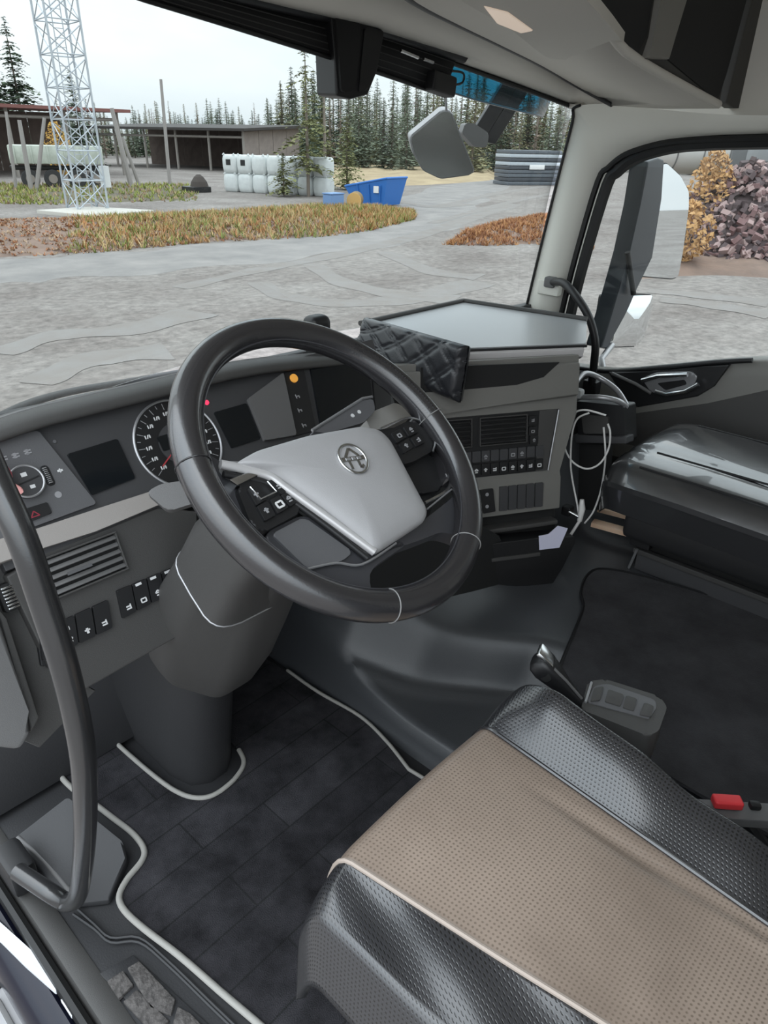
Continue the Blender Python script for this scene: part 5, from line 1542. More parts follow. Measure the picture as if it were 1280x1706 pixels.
def ribbon(name, ctr, w, m, z=0.02):
    ctr = spline(ctr, 8)
    bm = bmesh.new()
    a, b = [], []
    for i, p in enumerate(ctr):
        tdir = (ctr[min(i+1, len(ctr)-1)]-ctr[max(i-1, 0)]).normalized()
        sd = Vector((-tdir.y, tdir.x, 0))
        ww = w[0]+(w[1]-w[0])*i/(len(ctr)-1)
        ww *= 1+0.15*math.sin(i*0.9)
        a.append(p+sd*ww/2+Vector((0, 0, z))); b.append(p-sd*ww/2+Vector((0, 0, z)))
    bm_loft(bm, [a, [(x+y)/2 for x, y in zip(a, b)], b], closed=False)
    o = finish(name, bm, m, smooth=80)
    if o.data.polygons[0].normal.z < 0:
        o.data.flip_normals()
    return struct(o)
ribbon('ground_road', [gnd(-160, 475), gnd(0, 452), gnd(200, 438), gnd(420, 418), gnd(600, 392), gnd(700, 362), gnd(735, 338), gnd(765, 318), gnd(850, 300), gnd(960, 292)], (3.2, 5.0), M['track'], 0.002)
ruts = [[(300, 480), (420, 452), (560, 425), (700, 392), (790, 362), (860, 340)], [(430, 470), (470, 492), (560, 505), (680, 498), (800, 470)], [(520, 440), (570, 470), (660, 490), (760, 500)], [(640, 420), (720, 452), (800, 462)], [(700, 345), (760, 338), (830, 322), (910, 310)], [(720, 372), (800, 350), (880, 330), (930, 322)], [(0, 590), (90, 560), (220, 548), (330, 520)], [(60, 640), (150, 600), (280, 585)], [(1080, 485), (1160, 492), (1280, 505)], [(1100, 500), (1180, 508), (1290, 525)], [(590, 330), (660, 335), (720, 345), (780, 340)]]
for i, r_ in enumerate(ruts):
    ribbon('ground_rut', [gnd(x, y) for x, y in r_], (0.45, 0.9), M['rut'], 0.004+0.0004*i)

def mound(name, near, farr, hgt, m, nu=40, nv=14, rough=0.12):
    near = spline(near, 6); farr = spline(farr, 6)
    def sm_(l, t):
        k = t*(len(l)-1); i = min(int(k), len(l)-2); return l[i].lerp(l[i+1], k-i)
    bm = bmesh.new()
    def f(a, b):
        p = sm_(near, a).lerp(sm_(farr, a), b)
        e = sstep(0, 0.12, a)*sstep(1, 0.88, a)*math.sin(math.pi*b)**0.6
        p.z = ZG0-0.03 + (hgt*e)*(1+rough*4*noise.noise(p*0.7)) + rough*0.6*e*noise.noise(p*2.5)
        return p
    bm_grid(bm, nu, nv, f)
    o = finish(name, bm, m, smooth=80)
    if sum(p_.normal.z for p_ in o.data.polygons) < 0:
        o.data.flip_normals()
    return struct(o), f
def tufts(name, f, n, hmin, hmax, cols, label, seed=1, parent=None, w=0.03, lean=0.5, blades=5):
    rng = random.Random(seed)
    objs = []
    bms = [bmesh.new() for _ in cols]
    for i in range(n):
        p = f(rng.random(), rng.random())
        bmx = bms[rng.randrange(len(cols))]
        for j in range(blades):
            a = rng.random()*6.28; h = hmin+(hmax-hmin)*rng.random()
            d = Vector((math.cos(a), math.sin(a), 0)); s_ = Vector((-d.y, d.x, 0))*w*(0.6+rng.random())
            q = p+d*0.06*rng.random()
            tip = q+d*h*lean*rng.random()+Vector((0, 0, h))
            bmx.faces.new([bmx.verts.new(q-s_), bmx.verts.new(q+s_), bmx.verts.new(tip)])
    for c_, bmx in zip(cols, bms):
        o = finish(name, bmx, c_, None, smooth=None)
        tag(o, label[cols.index(c_)], 'grass', kind='stuff')
        objs.append(o)
    return objs
GC = {}
for k_, c_ in dict(orange=(0.42, 0.22, 0.10), straw=(0.46, 0.34, 0.18), green=(0.22, 0.25, 0.08), rust=(0.33, 0.16, 0.09), lime=(0.34, 0.36, 0.11), tan=(0.40, 0.29, 0.20)).items():
    GC[k_] = mat(k_+'_grass', c_, 0.9, spec=0.1)
# verge in front of the tower and the skip
_, fv = mound('ground_verge', [gnd(-120, 440), gnd(0, 431), gnd(200, 418), gnd(350, 404), gnd(520, 396), gnd(620, 384), gnd(690, 366)], [gnd(-120, 372), gnd(0, 366), gnd(200, 362), gnd(330, 358), gnd(450, 350), gnd(560, 345), gnd(690, 352)], 0.22, M['dirt'])
tufts('verge_grass', lambda a, b: fv(0.26+0.74*a**0.75, b), 5000, 0.06, 0.26, [GC['orange'], GC['straw'], GC['green']], ['orange autumn grass on the road verge before the white bags', 'straw coloured grass on the road verge before the white bags', 'green grass blades on the road verge before the white bags'], 3, w=0.02, lean=1.2)
tufts('verge_litter', lambda a, b: fv(0.62*a**1.3, b), 3000, 0.02, 0.09, [GC['rust'], GC['tan']], ['rusty brown leaf litter on the verge before the lattice tower', 'tan grass litter on the verge before the lattice tower'], 4, w=0.025, lean=1.5)
_, fr_ = mound('ground_bank', [gnd(740, 408), gnd(820, 410), gnd(900, 408), gnd(990, 420)], [gnd(790, 388), gnd(840, 375), gnd(900, 362), gnd(960, 352)], 0.30, M['dirt'], 24, 10)
tufts('bank_grass', fr_, 2200, 0.05, 0.16, [GC['rust'], GC['orange']], ['rusty grass on the low bank beside the windscreen pillar', 'orange grass on the low bank beside the windscreen pillar'], 5, w=0.018, lean=1.4)
_, ff = mound('ground_field', [gnd(560, 315), gnd(650, 312), gnd(760, 306), gnd(830, 300)], [far(520, 262, 110)*1, far(620, 262, 110), far(740, 262, 110), far(830, 262, 110)], 0.4, mat('pale_straw_field', (0.42, 0.34, 0.22), 0.95, spec=0.1, bump=(1.0, 0.6, 8, 0.1), var=(0.5, 0.2, (0.27, 0.21, 0.14))), 20, 10)
_, fl = mound('ground_meadow', [gnd(-150, 345), gnd(0, 340), gnd(70, 342), gnd(220, 338), gnd(330, 335)], [gnd(-150, 306), gnd(0, 306), gnd(80, 308), gnd(220, 306), gnd(330, 308)], 0.12, mat('dull_green_meadow', (0.17, 0.16, 0.10), 0.95, spec=0.1, bump=(1.5, 0.6, 8, 0.1), var=(0.4, 0.2, (0.11, 0.095, 0.09))), 24, 10)
tufts('meadow_grass', fl, 1500, 0.05, 0.25, [GC['lime'], GC['green'], GC['tan']], ['lime green grass behind the lattice tower', 'dark green grass behind the lattice tower', 'dry tan grass behind the lattice tower'], 6, w=0.03, lean=1.0)
# through the door window: bank, grass and rubble heap
_, fw = mound('ground_heap_bank', [gnd(1030, 470), gnd(1130, 462), gnd(1230, 462), gnd(1330, 470), gnd(1420, 480)], [gnd(1040, 372), gnd(1130, 372), gnd(1230, 370), gnd(1330, 372), gnd(1420, 374)], 0.5, M['dirt'], 30, 12)
tufts('bank_lime_grass', lambda a, b: Vector((gnd(1140, 384).lerp(gnd(1400, 384), a)).lerp(gnd(1140, 362).lerp(gnd(1400, 362), a), b)) + Vector((0, 0, 0.45)), 900, 0.15, 0.5, [GC['lime'], GC['straw']], ['lime green grass along the foot of the rubble heap', 'yellow straw grass along the foot of the rubble heap'], 8, w=0.04)

# lattice tower on its slab
tb = gnd(147, 352)
vd = Vector((tb.x, tb.y, 0)).normalized(); rd = Vector((vd.y, -vd.x, 0))
TW = thing('lattice_tower', tb, 'tall galvanised steel lattice tower standing on a concrete slab', 'tower')
M['galv'] = mat('galvanised_steel', (0.46, 0.50, 0.54), 0.45, metal=0.35)
cs_, sn_ = math.cos(0.35), math.sin(0.35)
ru, fu = rd*cs_+vd*sn_, vd*cs_-rd*sn_
hw = 0.62
corners = [tb+ru*a*hw+fu*b*hw for a, b in [(-1, -1), (1, -1), (1, 1), (-1, 1)]]
HT, NP = 15.0, 14
for c_ in corners:
    tube('leg', [c_+Vector((0, 0, 0.05)), c_+Vector((0, 0, HT))], 0.045, M['galv'], TW, 6)
for k in range(4):
    a, b = corners[k], corners[(k+1) % 4]
    bm = bmesh.new()
    for i in range(NP):
        z0, z1 = 0.1+HT*i/NP, 0.1+HT*(i+1)/NP-0.1
        bm_tube(bm, [a+Vector((0, 0, z0)), b+Vector((0, 0, z1))], 0.022, 4)
        bm_tube(bm, [b+Vector((0, 0, z0)), a+Vector((0, 0, z1))], 0.022, 4)
        bm_tube(bm, [a+Vector((0, 0, z0)), b+Vector((0, 0, z0))], 0.022, 4)
    finish('cross_bracing', bm, M['galv'], TW, None)
ladder = bmesh.new()
for sgn in (-0.18, 0.18):
    bm_tube(ladder, [tb+ru*sgn+Vector((0, 0, 0.1)), tb+ru*sgn+Vector((0, 0, HT))], 0.02, 4)
for i in range(48):
    bm_tube(ladder, [tb-ru*0.18+Vector((0, 0, 0.3*i+0.3)), tb+ru*0.18+Vector((0, 0, 0.3*i+0.3))], 0.012, 4)
finish('ladder', ladder, M['galv'], TW, None)
box('cable_box', tb+rd*0.85+Vector((0, 0, 1.3)), (0.3, 0.3, 0.8), mat('pale_grey_box_paint', (0.6, 0.62, 0.62), 0.5), TW)
sb_ = [gnd(62, 356), gnd(155, 350), gnd(258, 356), gnd(160, 366)]
bm = bmesh.new(); bm_prism(bm, sb_, [p+Vector((0, 0, 0.14)) for p in sb_], 0.02)
tag(finish('concrete_slab', bm, mat('pale_concrete', (0.50, 0.48, 0.44), 0.9, bump=(6, 0.3, 6, 0.01))), 'pale concrete slab under the lattice tower', 'slab')

# sheds
def shed(name, label, p0, p1, dep, h, roofcol, wallcol, npost, endwall, over=0.8, tilt=0.6, beams=True):
    p0 = Vector((p0.x, p0.y, ZG0)); p1 = Vector((p1.x, p1.y, ZG0))
    r_ = (p1-p0); L_ = r_.length; r_ /= L_
    f_ = Vector((-r_.y, r_.x, 0))
    if f_.dot(p0.normalized()) < 0: f_ = -f_
    S_ = thing(name, p0.lerp(p1, 0.5), label, 'shed')
    Z = Vector((0, 0, 1))
    def quadbox(nm, a, b, c, d, th, m):
        bm = bmesh.new(); nrm = (b-a).cross(d-a).normalized()*th
        bm_prism(bm, [a, b, c, d], [a+nrm, b+nrm, c+nrm, d+nrm])
        return finish(nm, bm, m, S_, None)
    quadbox('roof', p0-r_*over-f_*over+Z*h, p1+r_*over-f_*over+Z*h, p1+r_*over+f_*(dep+over)+Z*(h+tilt), p0-r_*over+f_*(dep+over)+Z*(h+tilt), 0.22, roofcol)
    nb = max(4, int(L_/2.4))
    for i in range(nb):
        a = p0+r_*L_*i/nb; b = p0+r_*L_*(i+1)/nb-r_*0.06
        quadbox('wall_panel', a+f_*dep, b+f_*dep, b+f_*dep+Z*(h+tilt-0.1), a+f_*dep+Z*(h+tilt-0.1), 0.1, wallcol)
    if endwall:
        for i in range(4):
            a = p1+f_*dep*i/4; b = p1+f_*dep*(i+1)/4-f_*0.05
            quadbox('end_panel', a, b, b+Z*(h+tilt*(i+1)/4-0.05), a+Z*(h+tilt*i/4-0.05), 0.1, endwall)
    for i in range(npost+1):
        q = p0+r_*L_*i/npost
        tube('post', [q, q+Z*h], 0.13, mat('weathered_timber', (0.26, 0.24, 0.22), 0.9), S_, 6)
    if beams:
        tube('eave_beam', [p0+Z*(h-0.5), p1+Z*(h-0.5)], 0.11, mat('weathered_timber', (0.26, 0.24, 0.22), 0.9), S_, 6)
    return S_
M['roof_dark'] = mat('dark_corrugated_roof', (0.045, 0.040, 0.038), 0.8)
M['roof_red'] = mat('rusty_red_roof', (0.20, 0.085, 0.075), 0.8)
M['shed_wood'] = mat('brown_grey_boards', (0.15, 0.115, 0.10), 0.9, var=(1.5, 0.2, (0.10, 0.075, 0.065)))
M['shed_pale'] = mat('pale_weathered_boards', (0.27, 0.23, 0.21), 0.9, var=(1.5, 0.2, (0.2, 0.17, 0.155)))
e0, e1 = far(150, 270, 88), far(408, 276, 74)
hgt2 = far(300, 213, 80).z-ZG0
shed('long_shed', 'long dark roofed open shed with timber posts behind the white bags', e0, e1, 9.0, hgt2-0.2, M['roof_dark'], M['shed_wood'], 5, M['shed_pale'], tilt=0.5)
e0, e1 = far(-190, 285, 60), far(205, 272, 66)
hgt1 = far(100, 178, 62).z-ZG0
shed('tall_shed', 'tall open shed with a rusty red roof behind the lattice tower', e0, e1, 10.0, hgt1-0.15, M['roof_red'], M['shed_wood'], 4, None, tilt=0.15)

# things parked or stored in the yard
TR = thing('tipper_trailer', gnd(95, 303), 'old pale green tipper trailer with dark wheels beside the tower', 'trailer')
tc_ = gnd(100, 303); td = far(100, 290, 50)
tv = Vector((td.x, td.y, 0)).normalized(); tr_ = Vector((tv.y, -tv.x, 0))
rot = Matrix((tr_, tv, Vector((0, 0, 1)))).transposed()
base = Vector((td.x, td.y, ZG0))
bm = bmesh.new(); bm_box(bm, base+Vector((0, 0, 1.75)), (5.0, 2.2, 0.95), rot, 0.06)
tub = finish('tub', bm, mat('pale_green_white_paint', (0.52, 0.56, 0.50), 0.6, var=(2, 0.15, (0.40, 0.43, 0.38))), TR)
for k in range(6):
    bm = bmesh.new(); bm_box(bm, base+tr_*(-2.2+0.88*k)-tv*1.13+Vector((0, 0, 1.75)), (0.08, 0.06, 0.95), rot, 0.01)
    finish('tub_rib', bm, mat('pale_green_white_paint', (0.5, 0.5, 0.5)), tub)
bm = bmesh.new(); bm_box(bm, base+Vector((0, 0, 1.05)), (5.2, 1.0, 0.22), rot, 0.03)
finish('chassis', bm, M['black'], TR)
for k in (-1.6, -0.4, 0.9, 2.0):
    fr = Frame(base+tr_*k-tv*1.0+Vector((0, 0, 0.5)), tr_, -tv)
    w_ = disc('wheel', fr, 0, 0, 0.5, -0.3, 0.0, M['rubber'], TR, 24, 0.05)
    disc('wheel_rim', fr, 0, 0, 0.24, -0.02, 0.03, mat('rusty_wheel_rim', (0.25, 0.22, 0.2), 0.6), w_, 18, 0.01)
# bulk bags, two rows
BG = []
M['bag'] = mat('white_woven_bag', (0.66, 0.69, 0.69), 0.7, bump=(5, 0.4, 4, 0.03), var=(3, 0.2, (0.55, 0.58, 0.58)))
def bag(c, r_, f_, s, label):
    T = thing('bulk_bag', c, label, 'bag', 'white bulk bags stacked in the yard')
    bm = bmesh.new()
    rs = []
    for z, k in [(0.0, 0.80), (0.05, 0.92), (0.25, 0.99), (0.5, 1.02), (0.78, 1.0), (0.93, 0.93), (1.0, 0.8)]:
        rs.append([c + r_*(0.5*s*k*math.copysign(abs(math.cos(t_))**0.4, math.cos(t_))) + f_*(0.5*s*k*math.copysign(abs(math.sin(t_))**0.4, math.sin(t_))) + Vector((0, 0, z*1.0*s)) for t_ in [2*math.pi*q/20 for q in range(20)]])
    bm_loft(bm, rs)
    finish('sack', bm, M['bag'], T, smooth=60)
    for a in (-0.35, 0.35):
        tube('lifting_loop', spline([c+r_*(a-0.06)*s-f_*0.45*s+Vector((0, 0, 0.97*s)), c+r_*a*s-f_*0.4*s+Vector((0, 0, 1.06*s)), c+r_*(a+0.06)*s-f_*0.45*s+Vector((0, 0, 0.97*s))], 4), 0.025, M['bag'], T, 5)
    return T
b0, b1 = gnd(392, 319), gnd(540, 327)
ord_ = ['first', 'second', 'third', 'fourth', 'fifth', 'sixth', 'seventh']
r_ = (b1-b0).normalized(); f_ = Vector((-r_.y, r_.x, 0))
nb = 7
L_ = (b1-b0).length; sz = L_/(nb-1)*0.985
hrow = (far(440, 297, b0.lerp(b1, 0.4).to_2d().length).z-ZG0)
for i in range(nb):
    bag(b0+r_*L_*i/(nb-1), r_, f_, sz, 'white bulk bag in the bottom row, %s from the shed side' % ord_[i])
for i in range(nb):
    t_ = bag(b0+r_*L_*i/(nb-1)+Vector((0, 0, sz*1.01)), r_, f_, sz, 'white bulk bag in the top row, %s from the shed side' % ord_[i])
    if i in (0, 1):
        q = b0+r_*L_*i/(nb-1)-f_*sz*0.512+Vector((0, 0, sz*1.6))
        bm = bmesh.new(); bm_box(bm, q, (0.3, 0.02, 0.3), Matrix((r_, f_, Vector((0, 0, 1)))).transposed())
        finish('printed_square', bm, M['black'], t_)
# blue skip, blue box, yellow block
SK = thing('blue_skip', gnd(612, 342), 'bright blue steel skip standing at the bend of the dirt road', 'skip')
c_ = gnd(610, 343); vv = Vector((c_.x, c_.y, 0)).normalized(); rr_ = Vector((vv.y, -vv.x, 0))
rr_, vv = (rr_*0.8-vv*0.6).normalized(), (vv*0.8+rr_*0.6).normalized()
c_ = c_ + vv*0.9
M['skip'] = mat('bright_blue_paint', (0.03, 0.16, 0.50), 0.45)
def sk(a, b, z): return c_+rr_*a+vv*b+Vector((0, 0, z))
bm = bmesh.new()
rings_ = [[sk(-0.9, -0.7, 0.05), sk(0.9, -0.7, 0.05), sk(0.9, 0.7, 0.05), sk(-0.9, 0.7, 0.05)], [sk(-1.35, -0.85, 0.8), sk(1.2, -0.85, 1.25), sk(1.2, 0.85, 1.25), sk(-1.35, 0.85, 0.8)], [sk(-1.28, -0.78, 0.8), sk(1.13, -0.78, 1.24), sk(1.13, 0.78, 1.24), sk(-1.28, 0.78, 0.8)], [sk(-0.85, -0.62, 0.15), sk(0.82, -0.62, 0.15), sk(0.82, 0.62, 0.15), sk(-0.85, 0.62, 0.15)]]
bm_loft(bm, rings_)
finish('tub', bm, M['skip'], SK, None)
for a in (-0.5, 0.1, 0.7):
    tube('side_rib', [sk(a, -0.72, 0.1), sk(a*1.15, -0.88, 0.95)], 0.04, M['skip'], SK, 6)
tube('rim_bar', [sk(-1.35, -0.85, 0.82), sk(1.2, -0.85, 1.27), sk(1.2, 0.85, 1.27)], 0.05, M['skip'], SK, 6)
bm = bmesh.new(); bm_box(bm, sk(0.55, -0.83, 0.75), (0.3, 0.02, 0.3), Matrix((rr_, vv, Vector((0, 0, 1)))).transposed())
finish('white_sticker', bm, M['white_print'], SK)
BB = thing('blue_crate', gnd(556, 349), 'pale blue plastic crate beside the yellow block', 'crate')
box('crate_body', gnd(556, 349)+Vector((0, 0, 0.33)), (0.8, 0.6, 0.62), mat('pale_blue_plastic', (0.16, 0.28, 0.52), 0.5), BB, bevel=0.05)
box('crate_lid', gnd(556, 349)+Vector((0, 0, 0.67)), (0.84, 0.64, 0.06), mat('pale_blue_plastic', (0.16, 0.28, 0.52)), BB, bevel=0.02)
YB = thing('yellow_block', gnd(584, 348), 'yellow and brown log block lying beside the blue skip', 'block')
fr = Frame(gnd(590, 348)+Vector((0, 0, 0.35)), (0.6, -0.8, 0), (-0.75, -0.6, 0))
disc('log_end', fr, 0, 0, 0.34, -0.02, 0.02, mat('yellow_wood_end', (0.60, 0.38, 0.14), 0.7), YB, 20, 0.01)
disc('log_body', fr, 0, 0, 0.35, -1.0, -0.02, mat('brown_bark', (0.22, 0.15, 0.07), 0.9), YB, 20, 0.02)
# dark pallet with a heap
DH = thing('dark_pallet_load', gnd(330, 319), 'dark pallet with a heap of scrap near the utility pole', 'pallet')
c_ = gnd(328, 320)
box('pallet', c_+Vector((0, 0, 0.15)), (1.2, 1.2, 0.3), M['black'], DH, bevel=0.03)
bm = bmesh.new()
bm_loft(bm, [rr_ring(c_+Vector((0.15, -0.1, 0.3+z)), Vector((1, 0, 0)), Vector((0, 1, 0)), a, a, 0.8, 14) for z, a in [(0, 0.5), (0.25, 0.42), (0.5, 0.25), (0.62, 0.1)]])
finish('scrap_heap', bm, mat('dark_brown_scrap', (0.06, 0.05, 0.045), 0.9), DH, smooth=None)
# stacks of dark boards by the trees
def board_stack(name, label, px0, px1, py, pyt, n, dist=None):
    a, b = gnd(px0, py), gnd(px1, py)
    r_ = (b-a).normalized(); f_ = Vector((-r_.y, r_.x, 0)); L_ = (b-a).length
    h = (far((px0+px1)/2, pyt, a.lerp(b, 0.5).to_2d().length).z - ZG0)
    T = thing(name, a.lerp(b, 0.5), label, 'board stack', None)
    rot = Matrix((r_, f_, Vector((0, 0, 1)))).transposed()
    cols = [mat('slate_board_wrap', (0.10, 0.115, 0.135), 0.4), mat('dark_board_wrap', (0.055, 0.062, 0.075), 0.4), mat('pale_board_edge', (0.42, 0.46, 0.50), 0.5)]
    for i in range(n):
        z = h*(i+0.5)/n
        ck = cols[[0, 1, 0, 0, 1, 2, 1, 2, 0][i % 9]]
        bm = bmesh.new(); bm_box(bm, a.lerp(b, 0.5)+f_*1.2+Vector((0.06*math.sin(i*2.3), 0, z)), (L_*(1-0.02*(i % 3)), 2.2, h/n*0.86), rot, 0.02)
        finish('board', bm, ck, T)
    return T, a, b, r_, f_, h
T, a, b, r_, f_, h = board_stack('board_stack', 'tall stack of dark wrapped boards with a white label by the pillar', 846, 934, 309, 250, 9)
bm = bmesh.new(); bm_box(bm, a.lerp(b, 0.52)+f_*0.05+Vector((0, 0, h*0.52)), ((b-a).length*0.28, 0.06, h*0.13), Matrix((r_, f_, Vector((0, 0, 1)))).transposed(), 0.01)
finish('white_label', bm, M['white_print'], T)
board_stack('board_stack', 'low stack of dark boards just left of the tall stack', 802, 842, 285, 254, 4)

# poles and leaning posts
def pole(name, label, p0, p1, dist, r=0.11):
    a = far(p0[0], p0[1], dist); b = far(p1[0], p1[1], dist); a.z = ZG0
    bm = bmesh.new(); bm_tube(bm, [a, a.lerp(b, 0.5), b], [r, r*0.9, r*0.75], 8)
    tag(finish(name, bm, mat('grey_weathered_pole', (0.30, 0.28, 0.27), 0.9)), label, 'pole')
pole('utility_pole', 'tall thin wooden utility pole in front of the dark roofed shed', (283, 305), (268, 132), 54, 0.12)
pole('timber_prop', 'pale timber post nearest the right side of the lattice tower', (218, 302), (186, 180), 50, 0.16)
pole('timber_prop', 'pale leaning timber post just right of the tower, shorter one', (232, 305), (204, 228), 51, 0.12)
pole('timber_prop', 'pale timber prop leaning left across the tipper trailer', (55, 292), (74, 196), 46, 0.12)
pole('timber_prop', 'grey timber post at the front corner of the trailer', (48, 295), (32, 200), 46, 0.14)
pole('timber_prop', 'thin timber post at the left edge of the picture', (22, 292), (10, 186), 47, 0.10)

# conifers
M['needle'] = mat('spruce_needles', (0.080, 0.112, 0.078), 0.9, spec=0.2, var=(1.5, 0.2, (0.12, 0.155, 0.10)))
M['needle2'] = mat('pine_needles', (0.15, 0.165, 0.075), 0.9, spec=0.2, var=(1.5, 0.2, (0.22, 0.22, 0.10)))
M['bark'] = mat('grey_brown_bark', (0.22, 0.185, 0.155), 0.9, bump=(8, 0.5, 4, 0.02))
def conifer(name, loc, H, R, seed, label, m, sparse=1.0, bare=0.08, group=None, nb=9, drp=0.35, twigs=0, step=0.034, gap=None, tw=0.34):
    rng = random.Random(seed)
    T = thing(name, loc, label, 'tree', group)
    loc = Vector(loc)
    tube('trunk', [loc, loc+Vector((0.02*H*rng.uniform(-1, 1)*0.3, 0, H*0.5)), loc+Vector((0, 0, H*0.98))], [0.011*H+0.02, 0.008*H+0.02, 0.01], M['bark'], T, 7)
    bm = bmesh.new()
    z = bare*H
    while z < H*0.985:
        t_ = z/H
        tt = (t_-bare)/(1-bare)
        L = R*(1-tt)**0.85*(0.6+0.7*rng.random())+0.03*H*0.2
        sp = sparse
        if gap and gap[0] < tt < gap[1]: sp = sparse*0.25
        for j in range(nb):
            if rng.random() > sp: continue
            a = 6.28*j/nb+rng.random()*0.8
            d = Vector((math.cos(a), math.sin(a), 0)); s_ = Vector((-d.y, d.x, 0))
            l = L*(0.55+0.6*rng.random())
            p0 = loc+Vector((0, 0, z+rng.uniform(-1, 1)*H*0.012))
            p1 = p0+d*l*0.55+Vector((0, 0, -drp*l*0.35+0.05*l)); p2 = p0+d*l+Vector((0, 0, -drp*l*0.6))
            if twigs:
                for q in range(twigs):
                    u_ = (q+0.6+rng.random()*0.5)/twigs
                    c_ = p0.lerp(p2, u_)+Vector((0, 0, 0.10*l*math.sin(3.1*u_)))
                    for sg in (-1, 1):
                        k_ = (0.10+0.26*(1-u_*0.5))*l*(0.6+0.8*rng.random())*0.55+0.05
                        e_ = (d*rng.uniform(0.2, 0.9)+s_*sg*rng.uniform(0.4, 1.0)+Vector((0, 0, rng.uniform(-0.55, 0.15)))).normalized()
                        w_ = e_.cross(Vector((rng.uniform(-.4, .4), rng.uniform(-.4, .4), 1))).normalized()*k_*tw
                        bm.faces.new((bm.verts.new(c_-w_*0.5), bm.verts.new(c_+e_*k_*0.6-w_), bm.verts.new(c_+e_*k_*1.1), bm.verts.new(c_+e_*k_*0.5+w_)))
            else:
                w = l*0.15+0.03
                v0 = bm.verts.new(p0); a1 = bm.verts.new(p1+s_*w+Vector((0, 0, -0.16*l))); a2 = bm.verts.new(p1-s_*w+Vector((0, 0, -0.16*l))); v1 = bm.verts.new(p1+Vector((0, 0, 0.06*l))); v2 = bm.verts.new(p2)
                bm.faces.new((v0, a1, v1)); bm.faces.new((v0, v1, a2)); bm.faces.new((a1, v2, v1)); bm.faces.new((v1, v2, a2))
        z += H*step*(0.7+0.6*rng.random())
    finish('foliage', bm, m, T, smooth=None)
    return T
def ground_at(px, dist):
    p = far(px, 240, dist); p.z = ZG0; return p
def top_h(px, py, dist):
    return far(px, py, dist).z-ZG0
# nearest pair behind the skip
conifer('pine_tree', ground_at(512, 43), top_h(503, 70, 43), 1.95, 11, 'sparse pine with a straight dark trunk seen left of the camera housing', M['needle2'], 0.42, 0.20, nb=8, drp=0.5, twigs=8, gap=(0.42, 0.58))
conifer('pine_tree', ground_at(541, 47), top_h(540, 60, 47), 1.5, 12, 'thin pine between the sparse pine and the blue skip', M['needle2'], 0.30, 0.16, nb=8, drp=0.5, twigs=7)
conifer('young_pine', ground_at(578, 50), top_h(575, 190, 50), 1.2, 13, 'bushy young pine behind the yellow block', M['needle2'], 0.7, 0.05, twigs=6)
conifer('young_pine', ground_at(470, 43), top_h(470, 252, 43), 0.9, 14, 'low bushy pine overlapping the white bags', M['needle2'], 0.45, 0.1, twigs=6)
# big spruces on the left
conifer('tall_spruce', ground_at(46, 84), top_h(40, 28, 84), 3.0, 21, 'tall dark spruce with pointed top behind the red roofed shed', M['needle'], twigs=7, sparse=1.0, tw=0.55)
conifer('tall_spruce', ground_at(2, 84), top_h(0, 58, 84), 3.2, 22, 'tall dark spruce at the left edge of the picture', M['needle'], twigs=7, sparse=1.0, tw=0.55)
conifer('tall_spruce', ground_at(134, 86), top_h(130, 112, 86), 2.2, 23, 'spruce showing through the lattice tower', M['needle'], twigs=6, tw=0.5)
# forest belt, copies of six kinds; distance haze is painted into the needle greens
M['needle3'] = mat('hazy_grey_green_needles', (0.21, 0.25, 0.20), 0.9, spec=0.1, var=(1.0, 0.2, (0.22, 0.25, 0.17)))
M['needle4'] = mat('dull_olive_needles', (0.25, 0.26, 0.15), 0.9, spec=0.1, var=(1.0, 0.2, (0.26, 0.23, 0.13)))
M['twig'] = mat('bare_brown_twigs', (0.26, 0.20, 0.16), 0.9, spec=0.1)
protos = []
for k in range(6):
    T = conifer('forest_tree', (0, 0, 0), 10.0, [1.9, 1.4, 2.1, 1.1, 1.7, 1.0][k], 40+k, ['dark conifer in the forest belt behind the yard', 'narrow grey green conifer in the forest belt behind the yard', 'olive conifer in the forest belt behind the yard', 'narrow olive conifer in the forest belt behind the yard', 'broad grey green conifer in the forest belt behind the yard', 'bare brown tree in the forest belt behind the yard'][k], [M['needle'], M['needle3'], M['needle4'], M['needle4'], M['needle3'], M['twig']][k], [1, 1, 0.9, 0.9, 1, 0.45][k], 0.06, 'trees in the forest belt', nb=8, twigs=4, step=0.028, tw=0.62)
    protos.append(T)
rng = random.Random(5)
used = set()
def plant(px, dist, H, kinds):
    k = rng.choice(kinds)
    p = ground_at(px, dist); s_ = H/10.0
    w_ = s_*(1.15 if H > 7 else 1.5)
    if k not in used:
        used.add(k); T = protos[k]; T.location = p; T.scale = (w_, w_, s_); T.rotation_euler = (0, 0, rng.random()*6)
    else:
        dup(protos[k], p, rng.random()*6, (w_, w_, s_))
for i in range(100):
    px = 90+390*i/100+rng.uniform(-4, 4)
    d_ = rng.uniform(112, 150)
    plant(px, d_, top_h(px, rng.uniform(176, 205) if rng.random() < 0.85 else rng.uniform(160, 174), d_), [0, 1, 1, 3, 4, 5, 5])
for i in range(120):
    px = 470+510*i/120+rng.uniform(-5, 5)
    d_ = rng.uniform(78, 125)
    plant(px, d_, top_h(px, rng.uniform(105, 175), d_), [0, 1, 1, 2, 3, 4, 4, 5])
for i in range(20):
    px = 990+330*i/20+rng.uniform(-5, 5)
    d_ = rng.uniform(100, 125)
    plant(px, d_, top_h(px, rng.uniform(150, 190), d_), [0, 1, 4])

